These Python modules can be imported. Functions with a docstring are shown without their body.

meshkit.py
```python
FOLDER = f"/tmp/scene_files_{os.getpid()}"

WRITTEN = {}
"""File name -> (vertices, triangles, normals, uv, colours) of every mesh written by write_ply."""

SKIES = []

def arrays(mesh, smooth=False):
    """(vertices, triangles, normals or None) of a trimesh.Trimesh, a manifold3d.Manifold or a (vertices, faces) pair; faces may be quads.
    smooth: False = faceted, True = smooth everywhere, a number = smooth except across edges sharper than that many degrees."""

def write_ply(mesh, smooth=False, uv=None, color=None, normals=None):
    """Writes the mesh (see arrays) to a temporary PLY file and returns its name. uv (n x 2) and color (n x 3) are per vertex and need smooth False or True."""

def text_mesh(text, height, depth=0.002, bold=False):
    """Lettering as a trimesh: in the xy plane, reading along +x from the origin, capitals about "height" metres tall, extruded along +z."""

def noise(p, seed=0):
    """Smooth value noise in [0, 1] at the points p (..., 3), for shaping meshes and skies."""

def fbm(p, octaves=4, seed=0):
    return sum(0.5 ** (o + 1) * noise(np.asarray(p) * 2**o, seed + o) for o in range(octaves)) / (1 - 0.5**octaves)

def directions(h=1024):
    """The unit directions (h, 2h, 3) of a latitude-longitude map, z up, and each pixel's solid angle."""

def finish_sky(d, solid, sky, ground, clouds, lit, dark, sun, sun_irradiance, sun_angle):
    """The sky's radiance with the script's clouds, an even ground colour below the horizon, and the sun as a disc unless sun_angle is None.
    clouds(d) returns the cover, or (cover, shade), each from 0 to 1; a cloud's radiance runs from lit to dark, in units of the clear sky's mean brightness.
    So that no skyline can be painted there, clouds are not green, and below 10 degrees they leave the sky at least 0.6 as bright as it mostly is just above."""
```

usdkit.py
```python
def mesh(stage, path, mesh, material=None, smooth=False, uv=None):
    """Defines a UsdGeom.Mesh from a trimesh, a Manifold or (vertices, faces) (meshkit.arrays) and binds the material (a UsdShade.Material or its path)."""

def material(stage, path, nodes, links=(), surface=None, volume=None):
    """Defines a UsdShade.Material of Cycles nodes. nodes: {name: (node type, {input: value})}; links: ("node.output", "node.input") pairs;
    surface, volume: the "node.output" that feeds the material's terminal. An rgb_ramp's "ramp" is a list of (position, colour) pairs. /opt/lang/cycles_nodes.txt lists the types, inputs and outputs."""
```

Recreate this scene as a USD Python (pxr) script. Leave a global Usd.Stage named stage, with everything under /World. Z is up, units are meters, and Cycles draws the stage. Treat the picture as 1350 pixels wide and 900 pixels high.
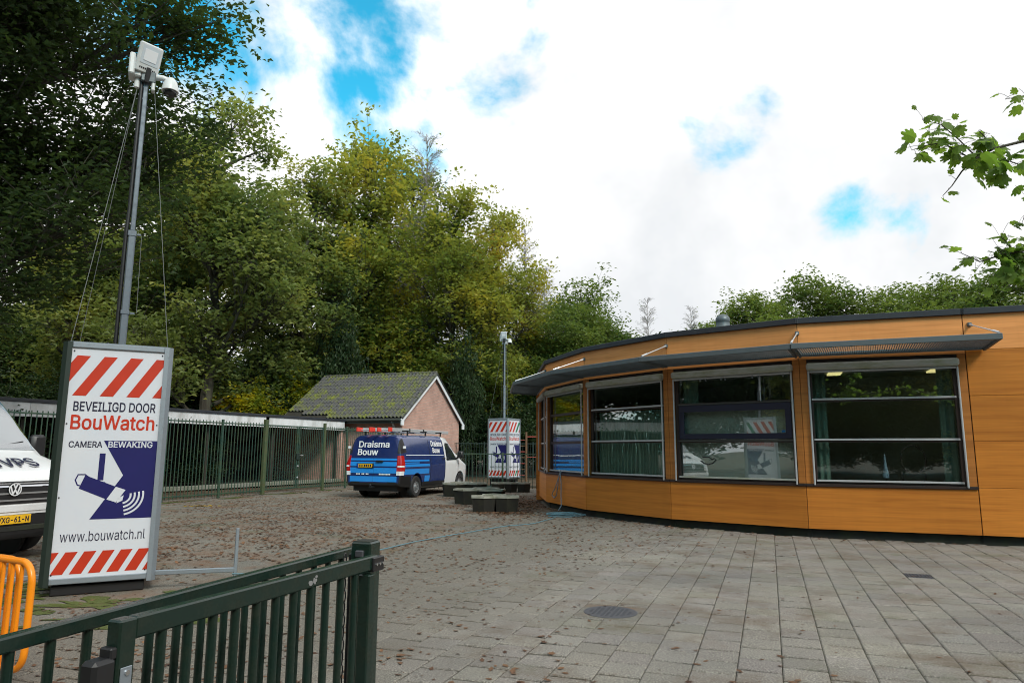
import math, random
import numpy as np
import trimesh, manifold3d as m3
from manifold3d import Manifold, CrossSection
from shapely.geometry import Polygon, LineString, Point, box as sbox
from shapely import affinity
from shapely.ops import unary_union
from pxr import Usd, UsdGeom, UsdLux, UsdShade, Gf, Sdf, Vt
import usdkit, meshkit

stage = Usd.Stage.CreateInMemory()
UsdGeom.SetStageUpAxis(stage, UsdGeom.Tokens.z)
UsdGeom.SetStageMetersPerUnit(stage, 1.0)
UsdGeom.Xform.Define(stage, '/World')
UsdGeom.Scope.Define(stage, '/World/Looks')
RNG = np.random.default_rng(7)
random.seed(7)
rad, deg, PI = math.radians, math.degrees, math.pi

# ------------------------------------------------------------------ camera
FPX, PITCH, ROLL, EYE = 917.16, rad(8.934), rad(0.287), 1.5
cam = UsdGeom.Camera.Define(stage, '/World/camera')
_r, _u, _b = np.array([1, 0, 0.]), np.array([0, -math.sin(PITCH), math.cos(PITCH)]), np.array([0, -math.cos(PITCH), -math.sin(PITCH)])
_r2, _u2 = _r * math.cos(ROLL) + _u * math.sin(ROLL), _u * math.cos(ROLL) - _r * math.sin(ROLL)
cam.AddTransformOp().Set(Gf.Matrix4d(*_r2, 0, *_u2, 0, *_b, 0, 0, 0, EYE, 1))
cam.CreateHorizontalApertureAttr(36.0)
cam.CreateFocalLengthAttr(36.0 * FPX / 1350)
cam.CreateClippingRangeAttr(Gf.Vec2f(0.05, 5000))
cam.CreateExposureAttr(0.87)

def ray(u, v):
    return _r2 * (u - 675) / FPX + _u2 * (450 - v) / FPX - _b
def gz(u, v, z=0.0):            # where a sight line of the survey meets height z
    d = ray(u, v); return np.array([0, 0, EYE]) + d * ((z - EYE) / d[2])
def gy(u, v, y):                # ... meets distance y
    d = ray(u, v); return np.array([0, 0, EYE]) + d * (y / d[1])

# ------------------------------------------------------------------ sky and sun
SUN_AZ, SUN_EL = rad(148), rad(42)
sdir = np.array([math.sin(SUN_AZ) * math.cos(SUN_EL), math.cos(SUN_AZ) * math.cos(SUN_EL), math.sin(SUN_EL)])
usdkit.material(stage, '/World/Looks/sky', {
    'tc': ('texture_coordinate', {}),
    'sky': ('sky_texture', {'sky_type': 'single_scattering', 'sun_disc': False, 'sun_elevation': SUN_EL, 'sun_rotation': SUN_AZ}),
    'tint': ('mix_color', {'blend_type': 'multiply', 'fac': 1.0, 'b': (0.22, 1.55, 1.50)}),
    'sep': ('separate_xyz', {}),
    'zz': ('math', {'math_type': 'add', 'value2': 0.32}),
    'comb': ('combine_xyz', {}), 'zmul': ('math', {'math_type': 'multiply', 'value2': 1.5}),
    'n1': ('noise_texture', {'scale': 3.1, 'detail': 9.0, 'roughness': 0.56, 'distortion': 0.25}),
    'n2': ('noise_texture', {'scale': 1.1, 'detail': 2.0, 'roughness': 0.5}),
    'off': ('mapping', {'location': (-6.1, 5.3, -6.5)}),
    'dl': ('vector_math', {'math_type': 'dot_product', 'vector2': (-0.175, 0.775, 0.607)}),
    'dr': ('map_range', {'value': 0.0, 'from_min': 0.915, 'from_max': 0.975, 'to_min': 0.0, 'to_max': -0.23, 'clamp': True}),
    'd2': ('vector_math', {'math_type': 'dot_product', 'vector2': (0.279, 0.856, 0.437)}), 'd3': ('vector_math', {'math_type': 'dot_product', 'vector2': (0.449, 0.837, 0.313)}),
    'r2': ('map_range', {'from_min': 0.9935, 'from_max': 0.9995, 'to_min': 0.0, 'to_max': -0.30, 'clamp': True}), 'r3': ('map_range', {'from_min': 0.9925, 'from_max': 0.9998, 'to_min': 0.0, 'to_max': -0.165, 'clamp': True}),
    'a3': ('math', {'math_type': 'add'}), 'a4': ('math', {'math_type': 'add'}),
    'add': ('math', {'math_type': 'add'}), 'add2': ('math', {'math_type': 'add'}),
    'cover': ('map_range', {'range_type': 'smoothstep', 'from_min': 0.82, 'from_max': 0.945, 'to_min': 0.0, 'to_max': 1.0}),
    'n3': ('noise_texture', {'scale': 2.3, 'detail': 6.0, 'roughness': 0.55}),
    'shade': ('rgb_ramp', {'ramp': [(0.0, (3.9, 4.1, 4.3)), (0.36, (4.7, 4.85, 5.0)), (0.46, (5.5, 5.55, 5.6)), (0.56, (7.2, 7.2, 7.2)), (1.0, (8.8, 8.8, 8.8))]}),
    'mix': ('mix_color', {'blend_type': 'mix', 'use_clamp': False}),
    'bg': ('background_shader', {'strength': 0.10}),
}, [('tc.generated', 'off.vector'), ('off.vector', 'n1.vector'), ('off.vector', 'n2.vector'), ('off.vector', 'n3.vector'),
    ('tc.generated', 'dl.vector1'), ('dl.value', 'dr.value'),
    ('n1.fac', 'add.value1'), ('n2.fac', 'add.value2'), ('add.value', 'add2.value1'), ('dr.result', 'add2.value2'), ('tc.generated', 'd2.vector1'), ('tc.generated', 'd3.vector1'), ('d2.value', 'r2.value'), ('d3.value', 'r3.value'), ('add2.value', 'a3.value1'), ('r2.result', 'a3.value2'), ('a3.value', 'a4.value1'), ('r3.result', 'a4.value2'), ('a4.value', 'cover.value'),
    ('n3.fac', 'shade.fac'), ('sky.color', 'tint.a'), ('cover.result', 'mix.fac'), ('tint.result', 'mix.a'), ('shade.color', 'mix.b'),
    ('mix.result', 'bg.color')], surface='bg.background')
dome = UsdLux.DomeLight.Define(stage, '/World/sky')
dome.GetPrim().SetCustomDataByKey('kind', 'structure')
UsdShade.MaterialBindingAPI.Apply(dome.GetPrim()).Bind(UsdShade.Material.Get(stage, '/World/Looks/sky'))
sun = UsdLux.DistantLight.Define(stage, '/World/sun')
sun.CreateIntensityAttr(0.4); sun.CreateAngleAttr(18.0); sun.CreateColorAttr(Gf.Vec3f(1.0, 0.95, 0.87))
sun.GetPrim().CreateAttribute('inputs:normalize', Sdf.ValueTypeNames.Bool).Set(True)
_rx = sdir
_z = sdir; _x = np.cross([0, 0, 1.], _z); _x /= np.linalg.norm(_x); _y = np.cross(_z, _x)
sun.AddTransformOp().Set(Gf.Matrix4d(*_x, 0, *_y, 0, *_z, 0, 0, 0, 60, 1))

# ------------------------------------------------------------------ materials
MAT = {}
def mat(name, col, rough=0.5, metal=0.0, var=0.0, vscale=4.0, vcol=None, bump=0.0, bscale=30.0, rvar=0.0, stretch=None, spec=0.5, det=5.0, coat=0.0):
    """A painted, metal or mineral surface: base colour that wanders towards vcol with world-space noise, uneven gloss, fine relief."""
    col = tuple(col); vcol = tuple(vcol) if vcol is not None else tuple(c * 0.55 for c in col)
    nodes = {'g': ('geometry', {}), 'mp': ('mapping', {'scale': stretch or (1, 1, 1)}),
             'n': ('noise_texture', {'scale': vscale, 'detail': det, 'roughness': 0.62}),
             'r': ('rgb_ramp', {'ramp': [(0.0, col), (0.42, col), (0.42 + 0.33, tuple(a + (b - a) * var for a, b in zip(col, vcol))), (1.0, tuple(a + (b - a) * var for a, b in zip(col, vcol)))]}),
             'p': ('principled_bsdf', {'metallic': metal, 'roughness': rough, 'specular_ior_level': spec, 'coat_weight': coat, 'coat_roughness': 0.08})}
    links = [('g.position', 'mp.vector'), ('mp.vector', 'n.vector'), ('n.fac', 'r.fac'), ('r.color', 'p.base_color')]
    if rvar:
        nodes['rm'] = ('map_range', {'from_min': 0.3, 'from_max': 0.7, 'to_min': max(0.05, rough - rvar), 'to_max': min(1, rough + rvar), 'clamp': True})
        links += [('n.fac', 'rm.value'), ('rm.result', 'p.roughness')]
    if bump:
        nodes['bn'] = ('noise_texture', {'scale': bscale, 'detail': 4.0, 'roughness': 0.6})
        nodes['b'] = ('bump', {'strength': 1.0, 'distance': bump})
        links += [('mp.vector', 'bn.vector'), ('bn.fac', 'b.height'), ('b.normal', 'p.normal')]
    MAT[name] = usdkit.material(stage, '/World/Looks/' + name, nodes, links, surface='p.BSDF')
    return MAT[name]

mat('green_paint', (0.008, 0.021, 0.016), 0.18, var=0.5, vcol=(0.020, 0.024, 0.014), vscale=14, rvar=0.12, bump=0.0006, bscale=120)
mat('fence_paint', (0.022, 0.055, 0.040), 0.5, var=0.8, vcol=(0.06, 0.085, 0.03), vscale=3.0, rvar=0.1)
mat('dark_green_and_shade', (0.012, 0.024, 0.018), 0.5, var=0.5, vscale=3)  # real paint on fence and lock box; painted shade on the near sign posts
mat('mossy_paint', (0.05, 0.075, 0.03), 0.7, var=0.9, vcol=(0.09, 0.085, 0.035), vscale=5)
mat('black_plastic', (0.012, 0.012, 0.013), 0.45, var=0.3, vscale=8)
mat('rubber', (0.016, 0.016, 0.017), 0.8, var=0.4, vcol=(0.05, 0.045, 0.04), vscale=6)
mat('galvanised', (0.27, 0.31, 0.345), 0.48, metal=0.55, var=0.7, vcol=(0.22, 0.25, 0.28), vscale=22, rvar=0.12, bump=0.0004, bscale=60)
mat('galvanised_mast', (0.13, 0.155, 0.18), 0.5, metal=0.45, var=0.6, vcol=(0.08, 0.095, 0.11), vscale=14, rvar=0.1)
mat('galvanised_dark', (0.105, 0.125, 0.135), 0.5, metal=0.3, var=0.6, vcol=(0.08, 0.10, 0.10), vscale=6, rvar=0.1)
mat('aluminium', (0.62, 0.63, 0.64), 0.42, metal=0.5, var=0.35, vscale=12, rvar=0.1)
mat('sign_white', (0.57, 0.60, 0.65), 0.35, var=0.30, vcol=(0.60, 0.60, 0.58), vscale=2.2, rvar=0.1)
mat('sign_red', (0.46, 0.030, 0.008), 0.4, var=0.25, vscale=5)
mat('sign_green', (0.01, 0.16, 0.075), 0.4, var=0.25, vscale=5)
mat('sign_navy', (0.009, 0.009, 0.095), 0.4, var=0.2, vscale=5)
mat('ink', (0.012, 0.012, 0.035), 0.45)
mat('white_plastic', (0.62, 0.64, 0.64), 0.42, var=0.4, vcol=(0.42, 0.43, 0.38), vscale=9)
mat('orange_paint', (0.85, 0.26, 0.006), 0.34, var=0.35, vcol=(0.6, 0.16, 0.01), vscale=7, rvar=0.1)
mat('van_navy', (0.013, 0.028, 0.12), 0.28, var=0.25, vcol=(0.014, 0.02, 0.055), vscale=2, coat=0.7, rvar=0.06)
mat('van_white', (0.72, 0.73, 0.74), 0.3, var=0.35, vcol=(0.52, 0.50, 0.46), vscale=1.6, coat=0.6)
mat('van_blue', (0.018, 0.26, 0.74), 0.32, var=0.2, vscale=2, coat=0.5)
mat('white_print', (0.85, 0.86, 0.88), 0.4)
mat('van_glass', (0.012, 0.016, 0.018), 0.06, spec=0.9)
mat('lamp_red', (0.42, 0.012, 0.012), 0.15, coat=0.6)
mat('lamp_white', (0.75, 0.76, 0.78), 0.2)
mat('plate_yellow', (0.80, 0.46, 0.015), 0.4)
mat('plate_blue', (0.02, 0.06, 0.4), 0.4)
mat('chrome', (0.75, 0.76, 0.78), 0.15, metal=1.0)
mat('rim_grey', (0.42, 0.43, 0.44), 0.35, metal=0.6, var=0.4, vscale=8)
mat('plinth_black', (0.015, 0.016, 0.014), 0.85, var=0.8, vcol=(0.03, 0.04, 0.015), vscale=3, bump=0.004, bscale=20)
mat('roof_black', (0.018, 0.021, 0.028), 0.5, var=0.4, vcol=(0.04, 0.045, 0.05), vscale=2.5)
mat('frame_dark', (0.022, 0.014, 0.012), 0.42, var=0.5, vcol=(0.05, 0.02, 0.015), vscale=3)
mat('frame_navy', (0.006, 0.009, 0.026), 0.35, var=0.3, vscale=3)
mat('blind_box', (0.36, 0.37, 0.34), 0.5, var=0.9, vcol=(0.20, 0.23, 0.10), vscale=4, stretch=(1, 1, 3))
mat('guide_grey', (0.42, 0.43, 0.44), 0.45, metal=0.2, var=0.4, vscale=6)
mat('curtain_green', (0.15, 0.23, 0.185), 0.9, var=0.3, vscale=3)
mat('screen_grey', (0.36, 0.40, 0.36), 0.8, var=0.25, vscale=1.5)
mat('room_wall', (0.34, 0.39, 0.36), 0.9, var=0.3, vscale=1)
mat('room_floor', (0.06, 0.06, 0.055), 0.6)
mat('fascia_white', (0.66, 0.66, 0.67), 0.7, var=0.85, vcol=(0.28, 0.28, 0.25), vscale=2.2, stretch=(1, 1, 0.35))
mat('bargeboard', (0.72, 0.73, 0.75), 0.55, var=0.3, vscale=2)
mat('gutter_dark', (0.035, 0.04, 0.036), 0.6, var=0.5, vcol=(0.07, 0.075, 0.05), vscale=3)
mat('plank_dark', (0.022, 0.019, 0.014), 0.85, var=0.6, vcol=(0.045, 0.04, 0.025), vscale=3)
mat('concrete_kerb', (0.20, 0.20, 0.17), 0.9, var=0.9, vcol=(0.09, 0.11, 0.05), vscale=2, bump=0.003, bscale=30)
mat('planter_concrete', (0.0125, 0.0105, 0.0075), 0.9, var=1.0, vcol=(0.028, 0.026, 0.013), vscale=3.0, bump=0.006, bscale=25)
mat('planter_rim', (0.34, 0.33, 0.28), 0.85, var=0.9, vcol=(0.12, 0.13, 0.07), vscale=6, bump=0.003, bscale=40)
mat('soil', (0.05, 0.036, 0.024), 0.95, var=0.9, vcol=(0.12, 0.08, 0.04), vscale=12, bump=0.02, bscale=25)
mat('cast_iron', (0.072, 0.074, 0.084), 0.55, metal=0.3, var=0.6, vcol=(0.035, 0.035, 0.04), vscale=20, bump=0.002, bscale=60)
mat('rope_blue', (0.11, 0.22, 0.27), 0.8, var=0.4, vscale=30)
mat('cable_grey', (0.20, 0.25, 0.30), 0.6)
mat('steel_wire', (0.20, 0.21, 0.21), 0.5, metal=0.5)
mat('bark', (0.045, 0.038, 0.028), 0.95, var=0.8, vcol=(0.075, 0.08, 0.05), vscale=5, bump=0.02, bscale=14, stretch=(1, 1, 0.25))
mat('birch_bark', (0.32, 0.28, 0.27), 0.9, var=0.8, vcol=(0.12, 0.09, 0.08), vscale=6)
mat('red_rung', (0.28, 0.045, 0.03), 0.5)
mat('post_brown', (0.13, 0.07, 0.035), 0.8, var=0.5, vscale=5)
mat('loop_black', (0.01, 0.01, 0.01), 0.6)
mat('vase_blue', (0.35, 0.48, 0.62), 0.3)
mat('chair_wood', (0.10, 0.075, 0.06), 0.5)
mat('ladder_red', (0.75, 0.05, 0.03), 0.45)

def hpl(name, c1, c2):
    """Wood-print laminate: long horizontal grain streaks, a few dirt runs."""
    MAT[name] = usdkit.material(stage, '/World/Looks/' + name, {
        'g': ('geometry', {}), 'oi': ('object_info', {}),
        'mp': ('mapping', {'scale': (0.55, 0.55, 13.0)}), 'mp2': ('mapping', {'scale': (1.0, 1.0, 80.0)}), 'mp3': ('mapping', {'scale': (5.0, 5.0, 0.30)}),
        'n': ('noise_texture', {'scale': 1.0, 'detail': 6.0, 'roughness': 0.62, 'distortion': 0.35}),
        'n2': ('noise_texture', {'scale': 1.0, 'detail': 3.0, 'roughness': 0.6}),
        'n3': ('noise_texture', {'scale': 1.0, 'detail': 5.0, 'roughness': 0.65}),
        'r': ('rgb_ramp', {'ramp': [(0.25, c2), (0.52, c1), (0.75, tuple(min(1, c * 1.18) for c in c1))]}),
        'r2': ('rgb_ramp', {'ramp': [(0.3, (0.88, 0.86, 0.83)), (0.6, (1.03, 1.03, 1.03))]}),
        'r3': ('rgb_ramp', {'ramp': [(0.34, (0.72, 0.72, 0.70)), (0.52, (1, 1, 1))]}),
        'ov': ('map_range', {'from_min': 0, 'from_max': 1, 'to_min': 0.86, 'to_max': 1.12}),
        'm1': ('mix_color', {'blend_type': 'multiply', 'fac': 1.0}), 'm2': ('mix_color', {'blend_type': 'multiply', 'fac': 0.14}), 'm3': ('mix_color', {'blend_type': 'multiply', 'fac': 1.0}),
        'p': ('principled_bsdf', {'roughness': 0.42, 'specular_ior_level': 0.4}),
    }, [('g.position', 'mp.vector'), ('g.position', 'mp2.vector'), ('g.position', 'mp3.vector'), ('mp.vector', 'n.vector'), ('mp2.vector', 'n2.vector'), ('mp3.vector', 'n3.vector'),
        ('n.fac', 'r.fac'), ('n2.fac', 'r2.fac'), ('n3.fac', 'r3.fac'), ('r.color', 'm1.a'), ('r2.color', 'm1.b'), ('m1.result', 'm2.a'), ('r3.color', 'm2.b'),
        ('oi.random', 'ov.value'), ('m2.result', 'm3.a'), ('ov.result', 'm3.b'), ('m3.result', 'p.base_color')], surface='p.BSDF')
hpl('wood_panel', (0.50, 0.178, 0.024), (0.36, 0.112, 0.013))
hpl('wood_skylit', (0.68, 0.285, 0.088), (0.55, 0.215, 0.058))  # same laminate as the lower panels, stronger sky light put into the colour
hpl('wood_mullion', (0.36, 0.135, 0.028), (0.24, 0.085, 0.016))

# window glass: clear with a strong mirror share (solar-control glazing)
MAT['window_glass'] = usdkit.material(stage, '/World/Looks/window_glass', {
    't': ('transparent_bsdf', {'color': (0.90, 0.94, 0.92)}), 'gl': ('glossy_bsdf', {'color': (0.95, 0.98, 1.0), 'roughness': 0.0}),
    'lw': ('layer_weight', {'blend': 0.5}), 'pw': ('math', {'math_type': 'power', 'value2': 4.0}), 'f': ('map_range', {'to_min': 0.16, 'to_max': 1.0}), 'g': ('geometry', {}), 'n': ('noise_texture', {'scale': 0.9, 'detail': 1.0}), 'b': ('bump', {'strength': 1.0, 'distance': 0.004}),
    'm': ('mix_closure', {})}, [('lw.facing', 'pw.value1'), ('pw.value', 'f.value'), ('f.result', 'm.fac'), ('t.BSDF', 'm.closure1'), ('gl.BSDF', 'm.closure2'), ('g.position', 'n.vector'), ('n.fac', 'b.height'), ('b.normal', 'gl.normal')], surface='m.closure')
MAT['windscreen'] = usdkit.material(stage, '/World/Looks/windscreen', {
    't': ('transparent_bsdf', {'color': (0.35, 0.42, 0.42)}), 'gl': ('glossy_bsdf', {'color': (0.95, 0.98, 1.0), 'roughness': 0.0}), 'lw': ('layer_weight', {'blend': 0.5}), 'pw': ('math', {'math_type': 'power', 'value2': 4.0}), 'f': ('map_range', {'to_min': 0.38, 'to_max': 1.0}),
    'm': ('mix_closure', {})}, [('lw.facing', 'pw.value1'), ('pw.value', 'f.value'), ('f.result', 'm.fac'), ('t.BSDF', 'm.closure1'), ('gl.BSDF', 'm.closure2')], surface='m.closure')
MAT['ceiling_lamp'] = usdkit.material(stage, '/World/Looks/ceiling_lamp', {'e': ('emission', {'color': (1.0, 0.84, 0.36), 'strength': 0.62})}, [], surface='e.emission')
MAT['flood_glass'] = mat('flood_glass', (0.55, 0.60, 0.64), 0.12, spec=0.8)
MAT['dome_dark'] = mat('dome_dark', (0.01, 0.01, 0.012), 0.08, spec=0.8)

def leafmat(name, ramp, trans=0.46, wscale=0.35, patch=0.5, rough=0.55, gain=1.0):
    """Leaves: each leaf its own tone, patches of the crown turn together, light shines through."""
    ramp = [(a, tuple(min(.8, c * gain) for c in b)) for a, b in ramp]
    MAT[name] = usdkit.material(stage, '/World/Looks/' + name, {
        'g': ('geometry', {}), 'oi': ('object_info', {}), 'n': ('noise_texture', {'scale': wscale, 'detail': 3.0, 'roughness': 0.6}),
        'a': ('math', {'math_type': 'multiply', 'value2': 0.42}), 'pm': ('map_range', {'from_min': 0.32, 'from_max': 0.68, 'to_min': 0.0, 'to_max': patch, 'clamp': True}),
        's': ('math', {'math_type': 'add'}), 'o': ('map_range', {'to_min': -0.10, 'to_max': 0.12}), 's2': ('math', {'math_type': 'add'}),
        'r': ('rgb_ramp', {'ramp': ramp}),
        'p': ('principled_bsdf', {'roughness': rough, 'specular_ior_level': 0.35}), 't': ('translucent_bsdf', {}),
        'tc': ('mix_color', {'blend_type': 'multiply', 'fac': 1.0, 'b': (1.35, 1.35, 0.75), 'use_clamp_result': False}), 'm': ('mix_closure', {'fac': trans}),
    }, [('g.random_per_island', 'a.value1'), ('g.position', 'n.vector'), ('n.fac', 'pm.value'), ('a.value', 's.value1'), ('pm.result', 's.value2'), ('oi.random', 'o.value'),
        ('s.value', 's2.value1'), ('o.result', 's2.value2'), ('s2.value', 'r.fac'), ('r.color', 'p.base_color'), ('r.color', 'tc.a'), ('tc.result', 't.color'),
        ('p.BSDF', 'm.closure1'), ('t.BSDF', 'm.closure2')], surface='m.closure')
leafmat('leaf_dark', [(0.0, (0.017, 0.030, 0.011)), (0.5, (0.032, 0.050, 0.016)), (0.85, (0.064, 0.076, 0.020)), (1.0, (0.13, 0.12, 0.02))], patch=0.45, gain=1.6)
leafmat('leaf_oak', [(0.0, (0.030, 0.043, 0.015)), (0.35, (0.066, 0.078, 0.024)), (0.62, (0.115, 0.106, 0.028)), (0.82, (0.17, 0.135, 0.018)), (1.0, (0.20, 0.105, 0.018))], gain=3.2, patch=0.55)
leafmat('leaf_autumn', [(0.0, (0.042, 0.056, 0.013)), (0.35, (0.090, 0.094, 0.018)), (0.6, (0.155, 0.125, 0.020)), (0.8, (0.24, 0.155, 0.016)), (1.0, (0.22, 0.085, 0.015))], patch=0.58, gain=3.1)
leafmat('leaf_green', [(0.0, (0.034, 0.054, 0.015)), (0.5, (0.082, 0.104, 0.024)), (0.85, (0.145, 0.145, 0.028)), (1.0, (0.20, 0.17, 0.03))], gain=2.1)
leafmat('leaf_yellow', [(0.0, (0.07, 0.11, 0.014)), (0.4, (0.19, 0.20, 0.016)), (0.7, (0.42, 0.33, 0.015)), (1.0, (0.55, 0.36, 0.012))], wscale=1.1, patch=0.8, gain=1.5)
leafmat('leaf_hedge', [(0.0, (0.010, 0.020, 0.007)), (0.6, (0.022, 0.038, 0.011)), (1.0, (0.05, 0.07, 0.016))], trans=0.25, gain=1.7)
leafmat('leaf_maple', [(0.0, (0.040, 0.072, 0.014)), (0.6, (0.085, 0.122, 0.022)), (0.9, (0.15, 0.155, 0.03)), (1.0, (0.35, 0.24, 0.03))], wscale=2.0, patch=0.4, trans=0.62, gain=2.8)
leafmat('leaf_fallen', [(0.0, (0.05, 0.022, 0.012)), (0.25, (0.115, 0.060, 0.032)), (0.5, (0.19, 0.100, 0.050)), (0.75, (0.30, 0.175, 0.085)), (0.92, (0.45, 0.26, 0.06)), (1.0, (0.50, 0.32, 0.05))], trans=0.1, wscale=1.5, patch=0.5, rough=0.7, gain=1.15)
leafmat('leaf_bright', [(0.0, (0.35, 0.22, 0.02)), (1.0, (0.55, 0.38, 0.02))], trans=0.1)

# paving tile: exposed-aggregate grey concrete, each tile its own tone (primvar), mossy and dirty in patches
def groundmat(name, base, tone=True, dirt=False, moss=(0.075, 0.082, 0.030), brown=(0.105, 0.070, 0.042), speck=160.0, mossat=(0.55, 0.75), brownat=(0.5, 0.72), rough=0.8):
    n = {'g': ('geometry', {}), 'at': ('attribute', {'attribute': 'tone'}),
         'sp': ('noise_texture', {'scale': speck, 'detail': 2.0, 'roughness': 0.7}), 'spr': ('rgb_ramp', {'ramp': [(0.25, tuple(c * 0.35 for c in base)), (0.5, base), (0.75, tuple(min(1, c * 2.3) for c in base))]}),
         'big': ('noise_texture', {'scale': 0.55, 'detail': 5.0, 'roughness': 0.6}), 'bigr': ('rgb_ramp', {'ramp': [(0.3, (0.80, 0.80, 0.80)), (0.7, (1.15, 1.13, 1.08))]}),
         'mn': ('noise_texture', {'scale': 0.9, 'detail': 7.0, 'roughness': 0.68, 'distortion': 0.4}), 'mr': ('map_range', {'from_min': mossat[0], 'from_max': mossat[1], 'to_min': 0, 'to_max': 0.75, 'clamp': True}),
         'bo': ('mapping', {'location': (13.0, 5.0, 2.0)}), 'bn': ('noise_texture', {'scale': 1.6, 'detail': 8.0, 'roughness': 0.72}), 'br': ('map_range', {'from_min': brownat[0], 'from_max': brownat[1], 'to_min': 0, 'to_max': 0.8, 'clamp': True}),
         'm0': ('mix_color', {'blend_type': 'multiply', 'fac': 1.0, 'use_clamp_result': False}), 'm1': ('mix_color', {'blend_type': 'multiply', 'fac': 1.0}),
         'm2': ('mix_color', {'b': moss}), 'm3': ('mix_color', {'b': brown}),
         'bu': ('bump', {'strength': 0.8, 'distance': 0.004}), 'p': ('principled_bsdf', {'roughness': rough, 'specular_ior_level': 0.35})}
    l = [('g.position', 'sp.vector'), ('sp.fac', 'spr.fac'), ('g.position', 'big.vector'), ('big.fac', 'bigr.fac'), ('spr.color', 'm0.a'), ('bigr.color', 'm0.b'), ('m0.result', 'm1.a'),
         ('g.position', 'mn.vector'), ('mn.fac', 'mr.value'), ('g.position', 'bo.vector'), ('bo.vector', 'bn.vector'), ('bn.fac', 'br.value'),
         ('m1.result', 'm2.a'), ('mr.result', 'm2.fac'), ('m2.result', 'm3.a'), ('br.result', 'm3.fac'), ('m3.result', 'p.base_color'), ('sp.fac', 'bu.height'), ('bu.normal', 'p.normal')]
    if dirt:
        a = (math.cos(rad(20.095)), -math.sin(rad(20.095)), 0.0); o_ = 2.0272 * a[0] + 5.4988 * a[1]
        n.update({'rd': ('vector_math', {'math_type': 'dot_product', 'vector2': a}), 'rn': ('noise_texture', {'scale': 0.8, 'detail': 7.0, 'roughness': 0.7}),
                  'rm': ('math', {'math_type': 'multiply_add', 'value2': 3.4, 'value3': -o_ - 1.1}), 'ra': ('math', {'math_type': 'add'}),
                  'rf': ('map_range', {'from_min': -1.3, 'from_max': -3.0, 'to_min': 0.0, 'to_max': 0.96, 'clamp': True}),
                  'dr': ('rgb_ramp', {'ramp': [(0.25, (0.035, 0.03, 0.024)), (0.5, (0.132, 0.122, 0.102)), (0.75, (0.26, 0.225, 0.175))]}), 'm4': ('mix_color', {})})
        l = [x for x in l if x != ('m3.result', 'p.base_color')] + [('g.position', 'rd.vector1'), ('g.position', 'rn.vector'), ('rn.fac', 'rm.value1'), ('rd.value', 'ra.value1'), ('rm.value', 'ra.value2'), ('ra.value', 'rf.value'),
             ('sp.fac', 'dr.fac'), ('m3.result', 'm4.a'), ('dr.color', 'm4.b'), ('rf.result', 'm4.fac'), ('m4.result', 'p.base_color')]
    if tone:
        l.append(('at.color', 'm1.b'))
    else:
        n['m1'][1]['b'] = (1, 1, 1)
    MAT[name] = usdkit.material(stage, '/World/Looks/' + name, n, l, surface='p.BSDF')
groundmat('paving_tile', (0.190, 0.177, 0.158), speck=85, dirt=True)
groundmat('joint_moss', (0.026, 0.024, 0.017), tone=False, dirt=True, moss=(0.055, 0.070, 0.018), mossat=(0.44, 0.60))
groundmat('asphalt', (0.145, 0.137, 0.118), tone=False, speck=110, brown=(0.15, 0.083, 0.046), brownat=(0.44, 0.66), mossat=(0.54, 0.70), moss=(0.07, 0.078, 0.032))
groundmat('forest_floor', (0.060, 0.045, 0.028), tone=False, speck=30, moss=(0.04, 0.052, 0.015), brown=(0.10, 0.055, 0.025), rough=0.95)
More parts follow.
